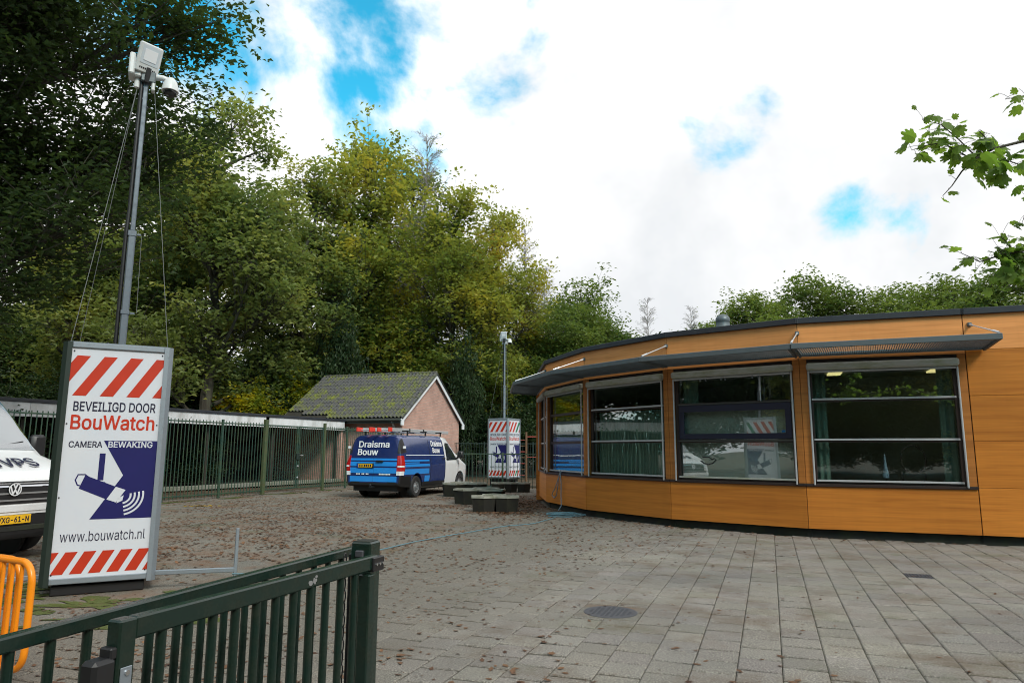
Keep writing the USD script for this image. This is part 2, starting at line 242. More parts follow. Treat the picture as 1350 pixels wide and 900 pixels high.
groundmat('moss_green', (0.055, 0.070, 0.018), tone=False, speck=60, moss=(0.085, 0.105, 0.020), mossat=(0.35, 0.6), brownat=(0.56, 0.7), rough=0.95)

# roof tiles with moss
MAT['roof_tile'] = usdkit.material(stage, '/World/Looks/roof_tile', {
    'g': ('geometry', {}), 'n': ('noise_texture', {'scale': 1.5, 'detail': 9.0, 'roughness': 0.78}), 'mr': ('map_range', {'from_min': 0.475, 'from_max': 0.60, 'to_min': 0, 'to_max': 0.95, 'clamp': True}),
    'n2': ('noise_texture', {'scale': 14.0, 'detail': 4.0}), 'mc': ('rgb_ramp', {'ramp': [(0.3, (0.055, 0.062, 0.022)), (0.55, (0.13, 0.145, 0.016)), (0.72, (0.26, 0.27, 0.02))]}),
    'tr': ('rgb_ramp', {'ramp': [(0.0, (0.075, 0.072, 0.072)), (1.0, (0.24, 0.23, 0.225))]}), 'm': ('mix_color', {}), 'b': ('bump', {'strength': 1.0, 'distance': 0.02}),
    'p': ('principled_bsdf', {'roughness': 0.9})},
    [('g.position', 'n.vector'), ('n.fac', 'mr.value'), ('g.position', 'n2.vector'), ('n2.fac', 'mc.fac'), ('g.random_per_island', 'tr.fac'), ('tr.color', 'm.a'), ('mc.color', 'm.b'), ('mr.result', 'm.fac'),
     ('m.result', 'p.base_color'), ('n2.fac', 'b.height'), ('b.normal', 'p.normal')], surface='p.BSDF')

def brickmat(name, c1, c2, mortar):
    """Small bricks on a far wall; the vector runs along the wall's local axes."""
    MAT[name] = usdkit.material(stage, '/World/Looks/' + name, {
        'uv': ('uvmap', {'attribute': 'st'}), 'br': ('brick_texture', {'color1': c1, 'color2': c2, 'mortar': mortar, 'scale': 1.0, 'mortar_size': 0.008, 'mortar_smooth': 0.2, 'brick_width': 0.24, 'row_height': 0.078}),
        'g': ('geometry', {}), 'n': ('noise_texture', {'scale': 0.9, 'detail': 6.0, 'roughness': 0.65}), 'r': ('rgb_ramp', {'ramp': [(0.3, (0.72, 0.72, 0.72)), (0.65, (1.1, 1.08, 1.05))]}),
        'm': ('mix_color', {'blend_type': 'multiply', 'fac': 1.0}), 'b': ('bump', {'invert': True, 'strength': 0.7, 'distance': 0.008}), 'p': ('principled_bsdf', {'roughness': 0.9})},
        [('uv.UV', 'br.vector'), ('g.position', 'n.vector'), ('n.fac', 'r.fac'), ('br.color', 'm.a'), ('r.color', 'm.b'), ('m.result', 'p.base_color'), ('br.fac', 'b.height'), ('b.normal', 'p.normal')], surface='p.BSDF')
brickmat('brick', (0.54, 0.31, 0.25), (0.45, 0.245, 0.195), (0.38, 0.32, 0.28))

# ------------------------------------------------------------------ scene tree helpers
_taken = {}
def numbered(parent, name):
    k = _taken.get((parent, name), 0); _taken[(parent, name)] = k + 1
    return name if k == 0 else '%s_%03d' % (name, k)
def keys(prim, label=None, cat=None, group=None, kind=None):
    for k, v in (('label', label), ('category', cat), ('group', group), ('kind', kind)):
        if v: prim.SetCustomDataByKey(k, v)
    return prim
def thing(name, label, cat, loc=(0, 0, 0), rz=0.0, group=None, kind=None):
    p = '/World/' + numbered('/World', name)
    x = UsdGeom.Xform.Define(stage, p)
    loc = tuple(loc) if len(loc) == 3 else (*loc, 0.0)
    x.AddTranslateOp().Set(Gf.Vec3d(*map(float, loc))); x.AddRotateZOp().Set(float(rz))
    keys(x.GetPrim(), label, cat, group, kind)
    return p
def copy_of(src, name, label, loc, rz=0.0, scale=None, group=None):
    p = '/World/' + numbered('/World', name)
    x = UsdGeom.Xform.Define(stage, p)
    x.GetPrim().GetReferences().AddInternalReference(src)
    x.ClearXformOpOrder()
    loc = tuple(loc) if len(loc) == 3 else (*loc, 0.0)
    x.AddTranslateOp().Set(Gf.Vec3d(*map(float, loc))); x.AddRotateZOp().Set(float(rz))
    if scale is not None:
        s = (scale,) * 3 if np.ndim(scale) == 0 else scale
        x.AddScaleOp().Set(Gf.Vec3f(*map(float, s)))
    was = stage.GetPrimAtPath(src).GetCustomData()
    keys(x.GetPrim(), label, was.get('category'), group or was.get('group'))
    x.GetPrim().SetInstanceable(True)
    return p
def part(parent, name, mesh, material, smooth=False, label=None, kind=None, uv=None):
    p = parent + '/' + numbered(parent, name)
    if isinstance(mesh, MB): mesh = mesh.mesh()
    m = usdkit.mesh(stage, p, mesh, MAT[material] if isinstance(material, str) else material, smooth, uv)
    keys(m.GetPrim(), label=label, kind=kind)
    return p
def single(name, mesh, material, label=None, cat=None, group=None, kind=None, smooth=False):
    p = part('/World', name, mesh, material, smooth)
    keys(stage.GetPrimAtPath(p), label, cat, group, kind)
    return p

# ------------------------------------------------------------------ mesh builder
class MB:
    """Collects shapes in a frame (origin o, axes X Y Z) into one mesh."""
    def __init__(s, o=(0, 0, 0), X=(1, 0, 0), Y=(0, 1, 0), Z=(0, 0, 1)):
        s.o, s.A = np.array(o, float), np.array([X, Y, Z], float); s.v, s.f, s.n = [], [], 0
    def raw(s, v, f):
        v = np.asarray(v, float) @ s.A + s.o; f = np.asarray(f, int)
        if np.linalg.det(s.A) < 0: f = f[:, ::-1]
        s.v.append(v); s.f.append(f + s.n); s.n += len(v); return s
    def add(s, m):
        v, f, _ = meshkit.arrays(m); return s.raw(v, f)
    def box(s, x0, x1, y0, y1, z0, z1, c=0.0):
        if c <= 0:
            v = [(x, y, z) for x in (x0, x1) for y in (y0, y1) for z in (z0, z1)]
            f = [(0, 1, 3), (0, 3, 2), (4, 6, 7), (4, 7, 5), (0, 4, 5), (0, 5, 1), (2, 3, 7), (2, 7, 6), (0, 2, 6), (0, 6, 4), (1, 5, 7), (1, 7, 3)]
            return s.raw(v, f)
        c = min(c, (x1 - x0) / 2.1, (y1 - y0) / 2.1, (z1 - z0) / 2.1)
        P = []
        for x, a in ((x0, c), (x1, -c)):
            for y, b in ((y0, c), (y1, -c)):
                for z, d in ((z0, c), (z1, -c)):
                    P += [(x, y + b, z + d), (x + a, y, z + d), (x + a, y + b, z)]
        h = trimesh.convex.convex_hull(np.array(P)); return s.raw(h.vertices, h.faces)
    def cbox(s, c, d, ch=0.0):
        return s.box(c[0] - d[0] / 2, c[0] + d[0] / 2, c[1] - d[1] / 2, c[1] + d[1] / 2, c[2] - d[2] / 2, c[2] + d[2] / 2, ch)
    def bar(s, p, q, w, h, up=(0, 0, 1), c=0.0):
        p, q = np.array(p, float), np.array(q, float); d = q - p; L = np.linalg.norm(d); d /= L
        up = np.array(up, float)
        if abs(d @ up) > 0.98: up = np.array([1.0, 0, 0])
        y = np.cross(up, d); y /= np.linalg.norm(y); z = np.cross(d, y)
        t = MB(p, d, y, z); t.box(0, L, -w / 2, w / 2, -h / 2, h / 2, c); return s.raw(t.v[0], t.f[0])
    def tube(s, pts, r, n=8, caps=True, closed=False):
        P = np.array(pts, float); k = len(P); R = np.full(k, r) if np.ndim(r) == 0 else np.array(r, float)
        T = np.gradient(P, axis=0) if not closed else np.roll(P, -1, 0) - np.roll(P, 1, 0)
        T /= np.maximum(np.linalg.norm(T, axis=1, keepdims=True), 1e-9)
        a = np.array([0, 0, 1.0]) if abs(T[0][2]) < 0.9 else np.array([1.0, 0, 0])
        N = []
        u = np.cross(T[0], a); u /= np.linalg.norm(u)
        for t in T:
            u = u - t * (u @ t); u /= np.linalg.norm(u); N.append((u, np.cross(t, u)))
        th = np.arange(n) * 2 * PI / n
        v = np.vstack([P[i] + R[i] * (np.cos(th)[:, None] * N[i][0] + np.sin(th)[:, None] * N[i][1]) for i in range(k)])
        f = []
        for i in range(k if closed else k - 1):
            j = (i + 1) % k
            for q in range(n):
                a0, a1, b0, b1 = i * n + q, i * n + (q + 1) % n, j * n + q, j * n + (q + 1) % n
                f += [(a0, a1, b1), (a0, b1, b0)]
        if caps and not closed:
            v = np.vstack([v, P[0], P[-1]]); c0, c1 = k * n, k * n + 1
            for q in range(n):
                f += [(c0, (q + 1) % n, q), (c1, (k - 1) * n + q, (k - 1) * n + (q + 1) % n)]
        return s.raw(v, f)
    def cyl(s, p, q, r, n=12): return s.tube([p, q], r, n)
    def poly(s, shape, z0, z1):
        """extrudes a shapely shape lying in the frame's XY from z0 to z1"""
        for g in getattr(shape, 'geoms', [shape]):
            if g.is_empty or g.area < 1e-7: continue
            m = trimesh.creation.extrude_polygon(g, z1 - z0, engine='earcut'); m.apply_translation((0, 0, z0)); s.raw(m.vertices, m.faces)
        return s
    def revolve(s, prof, c=(0, 0, 0), n=20):
        m = trimesh.creation.revolve(np.array(prof, float), sections=n); m.apply_translation(c); return s.raw(m.vertices, m.faces)
    def ball(s, c, r, k=2, sc=(1, 1, 1)):
        m = trimesh.creation.icosphere(k, r); return s.raw(m.vertices * np.array(sc) + np.array(c), m.faces)
    def mesh(s): return np.vstack(s.v), np.vstack(s.f)

_txt = {}
def lettering(text, w, h, bold=False, depth=0.002):
    """text as a mesh filling the box (0,0)-(w,h)"""
    if (text, bold) not in _txt: _txt[(text, bold)] = meshkit.text_mesh(text, 1.0, 0.05, bold)
    m = _txt[(text, bold)].copy(); b = m.bounds
    v = (m.vertices - b[0]) / (b[1] - b[0]) * np.array([w, h, depth])
    return v, m.faces

# ================================================================== GROUND
PHI = rad(20.095)
CC, RR = np.array([math.sin(PHI), math.cos(PHI)]), np.array([math.cos(PHI), -math.sin(PHI)])
TO = np.array([2.0272, 5.4988])
def rc(p): q = np.asarray(p)[..., :2] - TO; return q @ RR, q @ CC
def sheet(poly, z):
    v, f = trimesh.creation.triangulate_polygon(poly, engine='earcut'); v = np.c_[v, np.full(len(v), z)]
    n = np.cross(v[f[:, 1]] - v[f[:, 0]], v[f[:, 2]] - v[f[:, 0]])[:, 2]; f = np.where(n[:, None] < 0, f[:, ::-1], f); return v, f
single('ground', sheet(sbox(-600, -600, 600, 900), -0.045), 'forest_floor', kind='structure')
def quad_rc(r0, r1, c0, c1): return Polygon([TO + RR * r + CC * c for r, c in ((r0, c0), (r1, c0), (r1, c1), (r0, c1))])
RMIN, RMAX, CMIN, CMAX = -5.4, 12.0, -9.0, 21.6
single('forecourt', sheet(quad_rc(-17.0, RMIN, -14, 21.5), -0.004), 'asphalt', kind='structure')

# pavilion outline (regular facets) is needed to lay the paving round it
V = np.array([[.868, 21.917], [.948, 19.252], [1.757, 16.712], [3.256, 14.508], [5.340, 12.846], [7.833, 11.901]])
_d = (V[5] - V[4]) / np.linalg.norm(V[5] - V[4]); V6 = V[5] + _d * 7.2
_n4 = np.array([-_d[1], _d[0]])             # inward
V7, V8 = V6 + _n4 * 11, V[0] + np.array([1.6, 4.5])
OUT = Polygon([*V, V6, V7, V8])

pave = thing('pavement', None, None, kind='structure')
sub = MB(); v_, f_ = sheet(quad_rc(RMIN, RMAX, CMIN, CMAX), -0.014); part(pave, 'bedding', (v_, f_), 'joint_moss', kind='structure')
def tile_geo(i, j, ca=0.0, cb=.3):
    r0, c0 = i * .3, (j + .5 * (i % 2)) * .3
    h = RNG.normal(0, .0013); tr, tc = RNG.normal(0, .003, 2)
    g = .0115; gr = .0030
    xs, V_ = [], []
    for ins, z in ((.009, 0.0), (.0, -.006), (.0, -.02)):
        for a, b in ((0, 0), (1, 0), (1, 1), (0, 1)):
            r = r0 + (gr + ins if a == 0 else .3 - gr - ins); c = c0 + (ca + g + ins if b == 0 else cb - g - ins)
            p = TO + RR * r + CC * c
            V_.append((p[0], p[1], z + h + (a - .5) * tr + (b - .5) * tc))
    F = [(0, 1, 2), (0, 2, 3)]
    for k in (0, 4):
        for q in range(4):
            a, b = k + q, k + (q + 1) % 4
            F += [(a, a + 4, b + 4), (a, b + 4, b)]
    F = np.array(F); Vn = np.array(V_)
    n = np.cross(Vn[F[0, 1]] - Vn[F[0, 0]], Vn[F[0, 2]] - Vn[F[0, 0]])
    return Vn, (F if n[2] > 0 else F[:, ::-1])
def tone(prim_path, values, interp):
    UsdGeom.PrimvarsAPI(stage.GetPrimAtPath(prim_path)).CreatePrimvar('tone', Sdf.ValueTypeNames.Color3fArray, interp).Set(Vt.Vec3fArray.FromNumpy(np.asarray(values, np.float32)))
inner = OUT.buffer(-0.05)
def snap(p, w, h):
    r, c = rc(p); r0 = round((r - w / 2) / .3) * .3; return r0, r0 + w, c - h / 2, c + h / 2
COVERS = [snap(gz(805, 806), .60, .56), snap(gz(1221, 759), .30, .30)]
tiles = []
for i in range(int(RMIN / .3), int(RMAX / .3)):
    for j in range(int(CMIN / .3), int(CMAX / .3)):
        p = TO + RR * (i + .5) * .3 + CC * (j + .5 + .5 * (i % 2)) * .3
        if p[1] < 1.2 or inner.contains(Point(p)): continue
        q = np.array([p[0], p[1], -EYE]); b = -(q @ _b); u = 675 + FPX * (q @ _r2) / max(b, .01); v = 450 - FPX * (q @ _u2) / max(b, .01)
        seen = -20 < u < 1370 and v < 915 and b > 0
        segs = [(0.0, .3)]; cc0 = (j + .5 * (i % 2)) * .3
        for a0, a1, b0, b1 in COVERS:
            if a0 - .01 < i * .3 + .15 < a1 + .01:
                lo, hi = b0 - cc0, b1 - cc0; segs = [x for sa, sb in segs for x in ((sa, min(sb, lo)), (max(sa, hi), sb)) if x[1] - x[0] > .02]
        for sa, sb in segs: tiles.append((0 if seen and u > 500 else 1, np.hypot(*p), i, j, sa, sb))
tiles.sort()
TV, TF, TT, n = [], [], [], 0
for k, (_, _, i, j, sa, sb) in enumerate(tiles):
    v, f = tile_geo(i, j, sa, sb)
    t = RNG.normal(1.0, .055); tt = np.array([t, t * RNG.normal(1, .012), t * RNG.normal(1, .02)])
    if k < 290:
        p = part(pave, 'paving_tile', (v, f), 'paving_tile'); tone(p, [tt], 'constant')
    else:
        TV.append(v); TF.append(f + n); n += len(v); TT.append(np.repeat(tt[None], len(v), 0))
p = part(pave, 'paving_tile_field', (np.vstack(TV), np.vstack(TF)), 'paving_tile', kind='stuff'); tone(p, np.vstack(TT), 'vertex')

# drain covers
def cover(idx, name, label, cat, rings):
    a0, a1, b0, b1 = COVERS[idx]; c = TO + RR * (a0 + a1) / 2 + CC * (b0 + b1) / 2; w, hh = a1 - a0 - .012, b1 - b0 - .012
    t = thing(name, label, cat, (c[0], c[1], 0), -deg(PHI))
    m = MB(); m.box(-w / 2, w / 2, -hh / 2, hh / 2, -.03, -.002, .004); part(t, 'frame', m, 'asphalt' if rings else 'cast_iron')
    m = MB()
    if rings:
        m.revolve([(0, -.006), (w * .43, -.006), (w * .43, .001), (w * .40, .003), (0, .003)], n=28); part(t, 'lid', m, 'cast_iron')
        m = MB()
        for a in range(-4, 5):
            for b in range(-4, 5):
                if 0.02 < math.hypot(a, b) * .045 < w * .34: m.cbox((a * .045, b * .045, .004), (.028, .012, .006), .002)
        part(t, 'stud', m, 'cast_iron', kind='stuff')
    else:
        m = MB()
        for k in range(7): m.box(-w / 2 + .02 + k * .039, -w / 2 + .042 + k * .039, -w / 2 + .02, w / 2 - .02, -.006, .003)
        part(t, 'grating', m, 'cast_iron')
cover(0, 'manhole_cover', 'square cast iron manhole cover with round lid in the grey paving', 'manhole cover', True)
cover(1, 'drain_grate', 'small dark drain grate in the paving before the timber pavilion', 'drain grate', False)

# mossy strips beside the near sign
def blob(cx, cy, rx, ry, rot, seed, z):
    a = np.linspace(0, 2 * PI, 40, endpoint=False); n_ = meshkit.fbm(np.c_[np.cos(a) * 1.6, np.sin(a) * 1.6, np.full(40, seed * 7.3)], 3, seed)
    r = .55 + .9 * n_
    P = affinity.translate(affinity.rotate(Polygon(np.c_[np.cos(a) * rx * r, np.sin(a) * ry * r]), rot, origin=(0, 0)), cx, cy)
    return sheet(P, z)
ms = MB(); gm = np.random.default_rng(3)
for k in range(120):
    a, b, c, d = [(-4.2, 6.95, 1.2, .22), (-3.2, 6.6, .9, .2), (-2.9, 7.7, .7, .18), (-4.6, 5.9, .8, .2), (-5.4, 7.6, .6, .3)][k % 5]
    v, f = blob(a + gm.normal(0, c * .55), b + gm.normal(0, d * .9), gm.uniform(.05, .28), gm.uniform(.03, .10), gm.uniform(-30, 40), k, 0.001 + .00005 * k); ms.raw(v, f)
single('moss_patch', ms, 'moss_green', 'bright green moss creeping over the asphalt round the near sign', 'moss', kind='stuff')
ms = MB()
for k in range(26):
    t_ = RNG.uniform(0, 9); d_ = np.array([math.sin(rad(21.9)), math.cos(rad(21.9))]); q = np.array([-9.85, 20.0]) + d_ * t_ + np.array([d_[1], -d_[0]]) * RNG.normal(.1, .12)
    v, f = blob(q[0], q[1], RNG.uniform(.15, .5), RNG.uniform(.06, .14), 68, 40 + k, 0.001 + .0004 * k); ms.raw(v, f)
single('moss_strip', ms, 'moss_green', 'strip of green moss along the foot of the tall bar fence', 'moss', kind='stuff')

# fallen leaves: lobed, curled, denser in drifts
def leaf_shapes(P, size, z, rng):
    """one curled lobed leaf per point"""
    out = [(0, -1.0), (.20, -.5), (.48, -.45), (.34, -.1), (.62, .25), (.36, .45), (0, 1.0), (-.36, .45), (-.62, .25), (-.34, -.1), (-.48, -.45), (-.20, -.5)]
    o = np.array(out) * .5; k = len(o); N = len(P)
    a = rng.uniform(0, 2 * PI, N); s = size
    curl = rng.uniform(-.1, .40, N); tilt = rng.normal(0, .12, (N, 2))
    x, y = o[:, 0][None] * s[:, None], o[:, 1][None] * s[:, None]
    zz = curl[:, None] * (x ** 2 + .5 * y ** 2) / s[:, None] * 1.6 + x * tilt[:, :1] + y * tilt[:, 1:]
    zz -= zz.min(1, keepdims=True)
    X = x * np.cos(a)[:, None] - y * np.sin(a)[:, None] + P[:, :1]; Y = x * np.sin(a)[:, None] + y * np.cos(a)[:, None] + P[:, 1:2]
    v = np.stack([X, Y, zz + z], -1)
    c = np.stack([P[:, 0], P[:, 1], z + 0.0 * P[:, 0] + .002], -1)[:, None]
    v = np.concatenate([v, c], 1)
    f = np.array([(q, (q + 1) % k, k) for q in range(k)])
    F = (f[None] + (np.arange(N) * (k + 1))[:, None, None]).reshape(-1, 3)
    return v.reshape(-1, 3), F
g_ = np.random.default_rng(21)
N0 = 260000
lp = np.c_[g_.uniform(-14, 10, N0), 1.5 + 26.5 * g_.uniform(0, 1, N0) ** 1.0]
r_, c_ = rc(lp)
dens = meshkit.fbm(np.c_[lp * .55, np.zeros(N0)], 4, 3); fine = meshkit.fbm(np.c_[lp * 2.2, np.zeros(N0)], 3, 9)
left = 1 / (1 + np.exp((r_ + 2.4 - .28 * np.maximum(0, c_ - 3)) / .8))            # the asphalt side gathers the leaves
drift = np.exp(-(((lp[:, 0] - .35) / .75) ** 2 + ((lp[:, 1] - 20.0) / 3.2) ** 2)) * 1.1 + np.exp(-(((lp[:, 0] + .6) / .9) ** 2 + ((lp[:, 1] - 17.2) / .5) ** 2)) * .5 + np.exp(-(((lp[:, 0] + 1.9) / 1.0) ** 2 + ((lp[:, 1] - 19.6) / .8) ** 2)) * .4 + np.exp(-(((lp[:, 0] + 4.6) / 2.6) ** 2 + ((lp[:, 1] - 13.5) / 4.0) ** 2)) * .85
wall = np.array([OUT.exterior.distance(Point(q)) for q in lp[:0]])
prob = np.clip(.007 + left * .34 * (dens > .42) * np.clip((dens - .36) * 6, 0, 1) * (.3 + fine) + drift * np.clip((fine - .3) * 3, 0, 1), 0, 1)
prob *= .58
prob += .30 * np.exp(-(((lp[:, 0] + 1.9) / 1.3) ** 2 + ((lp[:, 1] - 4.9) / 1.6) ** 2)) * np.clip((fine - .32) * 4, 0, 1) + .35 * np.exp(-(((lp[:, 0] + 3.9) / 1.0) ** 2 + ((lp[:, 1] - 6.9) / .5) ** 2)) * np.clip((fine - .3) * 4, 0, 1) + .10 * np.exp(-(((lp[:, 0] - .3) / 1.0) ** 2 + ((lp[:, 1] - 4.6) / 1.0) ** 2)) * np.clip((fine - .35) * 4, 0, 1)
keep = (g_.uniform(0, 1, N0) < prob)
lp = lp[keep]; okk = np.array([not OUT.contains(Point(q)) for q in lp]); lp = lp[okk]
near = np.hypot(lp[:, 0], lp[:, 1])
sz = g_.uniform(.014, .062, len(lp)) * np.where(near > 9, 1.0 + .6 * left[keep][okk], np.where(near < 6.5, 1.3, 1.0))
v, f = leaf_shapes(lp, sz, .003, g_)
# a drift along the pavilion's foot
base = []
for a, b in zip(V[:-1], V[1:]):
    for k in range(110):
        t = g_.uniform(); base.append(a + (b - a) * t + np.array([(b - a)[1], -(b - a)[0]]) / np.linalg.norm(b - a) * abs(g_.normal(0, .22)))
for cx, cy, sx, sy, n_ in ((.30, 20.2, .30, 1.5, 1500), (-.35, 17.35, .5, .18, 260), (-1.9, 19.5, .5, .3, 240), (.2, 22.6, .5, .9, 500), (-2.2, 22.4, .4, .4, 150), (-.2, 18.9, .6, .5, 300)):
    for k in range(n_):
        q = np.array([g_.normal(cx, sx), g_.normal(cy, sy)])
        if not OUT.contains(Point(q)): base.append(q)
base = np.array(base); v2, f2 = leaf_shapes(base, np.where(base[:, 1] > 17, 1.5, 1.0) * g_.uniform(.03, .075, len(base)), .004, g_)
single('fallen_leaves', (np.vstack([v, v2]), np.vstack([f, f2 + len(v)])), 'leaf_fallen', 'brown fallen leaves scattered over the asphalt and paving', 'leaves', kind='stuff')
q = gz(261, 667); lp = q[:2] + g_.normal(0, 1, (30, 2)) * np.array([.20, .14])
single('yellow_leaves', leaf_shapes(lp, g_.uniform(.09, .16, 30), .005, g_), 'leaf_bright', 'small heap of bright yellow leaves on the asphalt before the tall fence', 'leaves', kind='stuff')

# ================================================================== PAVILION
PB = np.array([V[5][0], V[5][1], 0])
pav = thing('pavilion', 'low curved school pavilion clad in orange wood panels with wide windows and sunshades', 'building', PB)
V5R = V[5] + _d * 2.67
VX = [*V, V5R, V6]
ZB, ZS, ZF0, ZF1, ZR = .153, .893, 3.20, 3.876, 3.985
def facet(i):
    a, b = VX[i], VX[i + 1]; L = np.linalg.norm(b - a); d = (b - a) / L
    return MB((a[0] - PB[0], a[1] - PB[1], 0), (d[0], d[1], 0), (-d[1], d[0], 0)), L
def fm(i): return facet(i)[0]
def miter(i, off):
    """vertex i pushed outwards by off"""
    def nn(a, b): d = (b - a) / np.linalg.norm(b - a); return np.array([d[1], -d[0]])
    if i == 0: n = nn(VX[0], VX[1]); return VX[0] + n * off
    n0, n1 = nn(VX[i - 1], VX[i]), nn(VX[i], VX[i + 1]); m = n0 + n1
    return VX[i] + m * off / (1 + n0 @ n1)
for i in range(7):
    _, L = facet(i)
    m = fm(i); m.box(-.02, L + .02, .10, .16, -.04, ZB + .03); part(pav, 'plinth', m, 'plinth_black')
    m = fm(i); m.box(-.012 - .02, L + .012 + .02, -.055, .10, ZF1 + .001, ZR, .006); part(pav, 'roof_edge', m, 'roof_black')
    m = fm(i); m.box(0, L, .045, .10, ZB + .02, ZF1 - .01); 
    if i >= 5: part(pav, 'backing', m, 'frame_dark')
    if i < 5:
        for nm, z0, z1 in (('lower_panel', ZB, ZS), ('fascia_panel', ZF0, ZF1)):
            m = fm(i); m.box(.006, L - .006, 0, .022, z0, z1, .0025); part(pav, nm, m, 'wood_panel' if nm == 'lower_panel' else 'wood_skylit')
        m = fm(i); m.box(-.004, L + .004, .03, .10, ZB + .01, ZS + .03); part(pav, 'backing', m, 'frame_dark')
        m = fm(i); m.box(-.004, L + .004, .03, .10, 3.14, ZF1 - .01); part(pav, 'backing', m, 'frame_dark')
        m = fm(i); m.box(.0, L, -.028, .03, ZS + .004, ZS + .05, .004); part(pav, 'window_sill', m, 'frame_dark')
        for x0, x1 in ((.006, .128), (L - .128, L - .006)):
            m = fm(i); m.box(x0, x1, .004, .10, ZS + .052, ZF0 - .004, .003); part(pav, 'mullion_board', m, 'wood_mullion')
    else:
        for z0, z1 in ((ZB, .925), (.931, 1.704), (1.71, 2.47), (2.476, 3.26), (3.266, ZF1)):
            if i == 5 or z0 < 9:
                m = fm(i); m.box(.008, L - .006, 0, .022, z0, z1, .0025); part(pav, 'wall_panel', m, 'wood_skylit' if z0 > 3 else 'wood_panel')

def wavy(x0, x1, y, z0, z1, fr, mb, wl=.11, amp=.022, seed=0):
    k = int((x1 - x0) / wl * 6) + 2; x = np.linspace(x0, x1, k); ph = np.cumsum(np.random.default_rng(seed).uniform(.6, 1.3, k)) * 2 * PI / 6.0
    yy = y + amp * np.sin(ph)
    vv = np.vstack([np.c_[x, yy, np.full(k, z0)], np.c_[x, yy + .004 * np.cos(ph * 3), np.full(k, z1)]])
    ff = [(a, a + 1, a + 1 + k) for a in range(k - 1)] + [(a, a + 1 + k, a + k) for a in range(k - 1)]
    return mb.raw(vv, ff)
W_IDX = {1: 1, 2: 2, 3: 3, 4: 4, 0: 0}
for i in range(5):
    _, L = facet(i); x0, x1, z0, z1 = .135, L - .135, ZS + .052, 3.14
    yb = .055
    m = fm(i)
    for a, b, c, d in ((x0, x0 + .07, z0, z1), (x1 - .07, x1, z0, z1), (x0 + .07, x1 - .07, z0, z0 + .045), (x0 + .07, x1 - .07, z1 - .07, z1)):
        m.box(a, b, yb, yb + .07, c, d, .004)
    win = part(pav, 'window', m, 'frame_dark')
    zt = [1.72, 2.45]
    lit = i in (2, 4)
    for z in zt:
        m = fm(i); m.box(x0 + .07, x1 - .07, yb + .006, yb + .066, z - .035, z + .03, .004); part(win, 'transom', m, 'frame_dark')
        if lit or i == 0:
            m = fm(i); m.box(x0 + .05, x1 - .05, yb - .022, yb + .004, z - .005, z + .03, .004); part(win, 'glazing_bar', m, 'guide_grey')
        elif i == 3:
            m = fm(i); m.box(x0 + .05, x1 - .05, yb - .012, yb + .004, z - .012, z + .012, .003); part(win, 'glazing_bar', m, 'gutter_dark')
    m = fm(i); m.box(x0 + .05, x1 - .05, yb - .030, yb + .003, z0 + .038, z0 + .072, .004); part(win, 'glazing_bar', m, 'guide_grey' if i != 3 else 'blind_box')
    zz = [z0 + .045, zt[0], zt[1], z1 - .07]
    for k in range(3):
        a, b, c, d = x0 + .06, x1 - .06, zz[k] + (.025 if k else 0), zz[k + 1] - .03 if k < 2 else zz[3]
        o, _ = facet(i)
        g = fm(i)
        if i == 3:                                     # the sash panes of this bay sit very slightly askew
            q = rad(-1.3); X0, Y0 = g.A[0].copy(), g.A[1].copy(); mid = g.o + X0 * L / 2
            g.A[0], g.A[1] = X0 * math.cos(q) + Y0 * math.sin(q), Y0 * math.cos(q) - X0 * math.sin(q); g.o = mid - g.A[0] * L / 2
        g.box(a, b, yb + .030, yb + .036, c, d); part(win, 'pane', g, 'window_glass')
    if i == 3:                                         # dark blue tilting sash in the middle row
        m = fm(i)
        for a, b, c, d in ((x0 + .075, x1 - .075, 2.30, 2.43), (x0 + .075, x1 - .075, 1.755, 1.86), (x0 + .075, x0 + .185, 1.86, 2.30), (x1 - .185, x1 - .075, 1.86, 2.30)):
            m.box(a, b, yb - .006, yb + .028, c, d, .004)
        part(win, 'sash', m, 'frame_navy')
        m = fm(i); m.box(x1 - .27, x1 - .20, yb + .02, yb + .027, 1.87, 1.91); part(win, 'sticker', m, 'van_blue')
        # drawn black loop on the lower pane
        P = [(.62, .30), (.70, .335), (.82, .32), (.86, .27), (.80, .215), (.70, .20), (.62, .235), (.585, .27)]
        Q = [(.90, .31), (.86, .27), (.93, .33)]
        m = fm(i); m.tube([(x0 + a - .06, yb + .022, 1.05 + b) for a, b in [(.56, .275), (.62, .23), (.72, .205), (.82, .235), (.885, .30), (.845, .325), (.80, .30), (.745, .345), (.60, .35)]], .012, 6); part(win, 'scribble', m, 'loop_black')
    # blind guides and housing of the outside screen
    for x in (x0 + .012, x1 - .012):
        m = fm(i); m.tube([(x, -.035, z0 - .02), (x, -.035, 2.98)], .017, 8); part(win, 'blind_guide', m, 'guide_grey', smooth=40)
    m = fm(i); m.box(x0 - .02, x1 + .02, -.10, .045, 2.99, 3.125, .03); part(win, 'blind_box', m, 'blind_box', smooth=25)
    if i in (2, 3, 4, 1):
        m = fm(i); m.box(x0 + .03, x1 - .03, -.05, -.02, 2.945, 2.98, .006); part(win, 'screen_bar', m, 'guide_grey')
    if i == 3:
        m = fm(i)
        for x in (.30, .72, .84, 1.16, 1.24, 1.78, 1.90, 2.36): m.box(x, x + .035, -.055, -.012, 2.90, 2.95, .005)
        part(win, 'clip', m, 'galvanised_dark')
        m = fm(i); m.tube([(1.93, -.03, 2.94), (1.93, -.02, 2.47)], .012, 6); m.tube([(1.93, -.03, 2.74), (1.93, -.03, 2.66)], .022, 8); part(win, 'crank_rod', m, 'guide_grey')

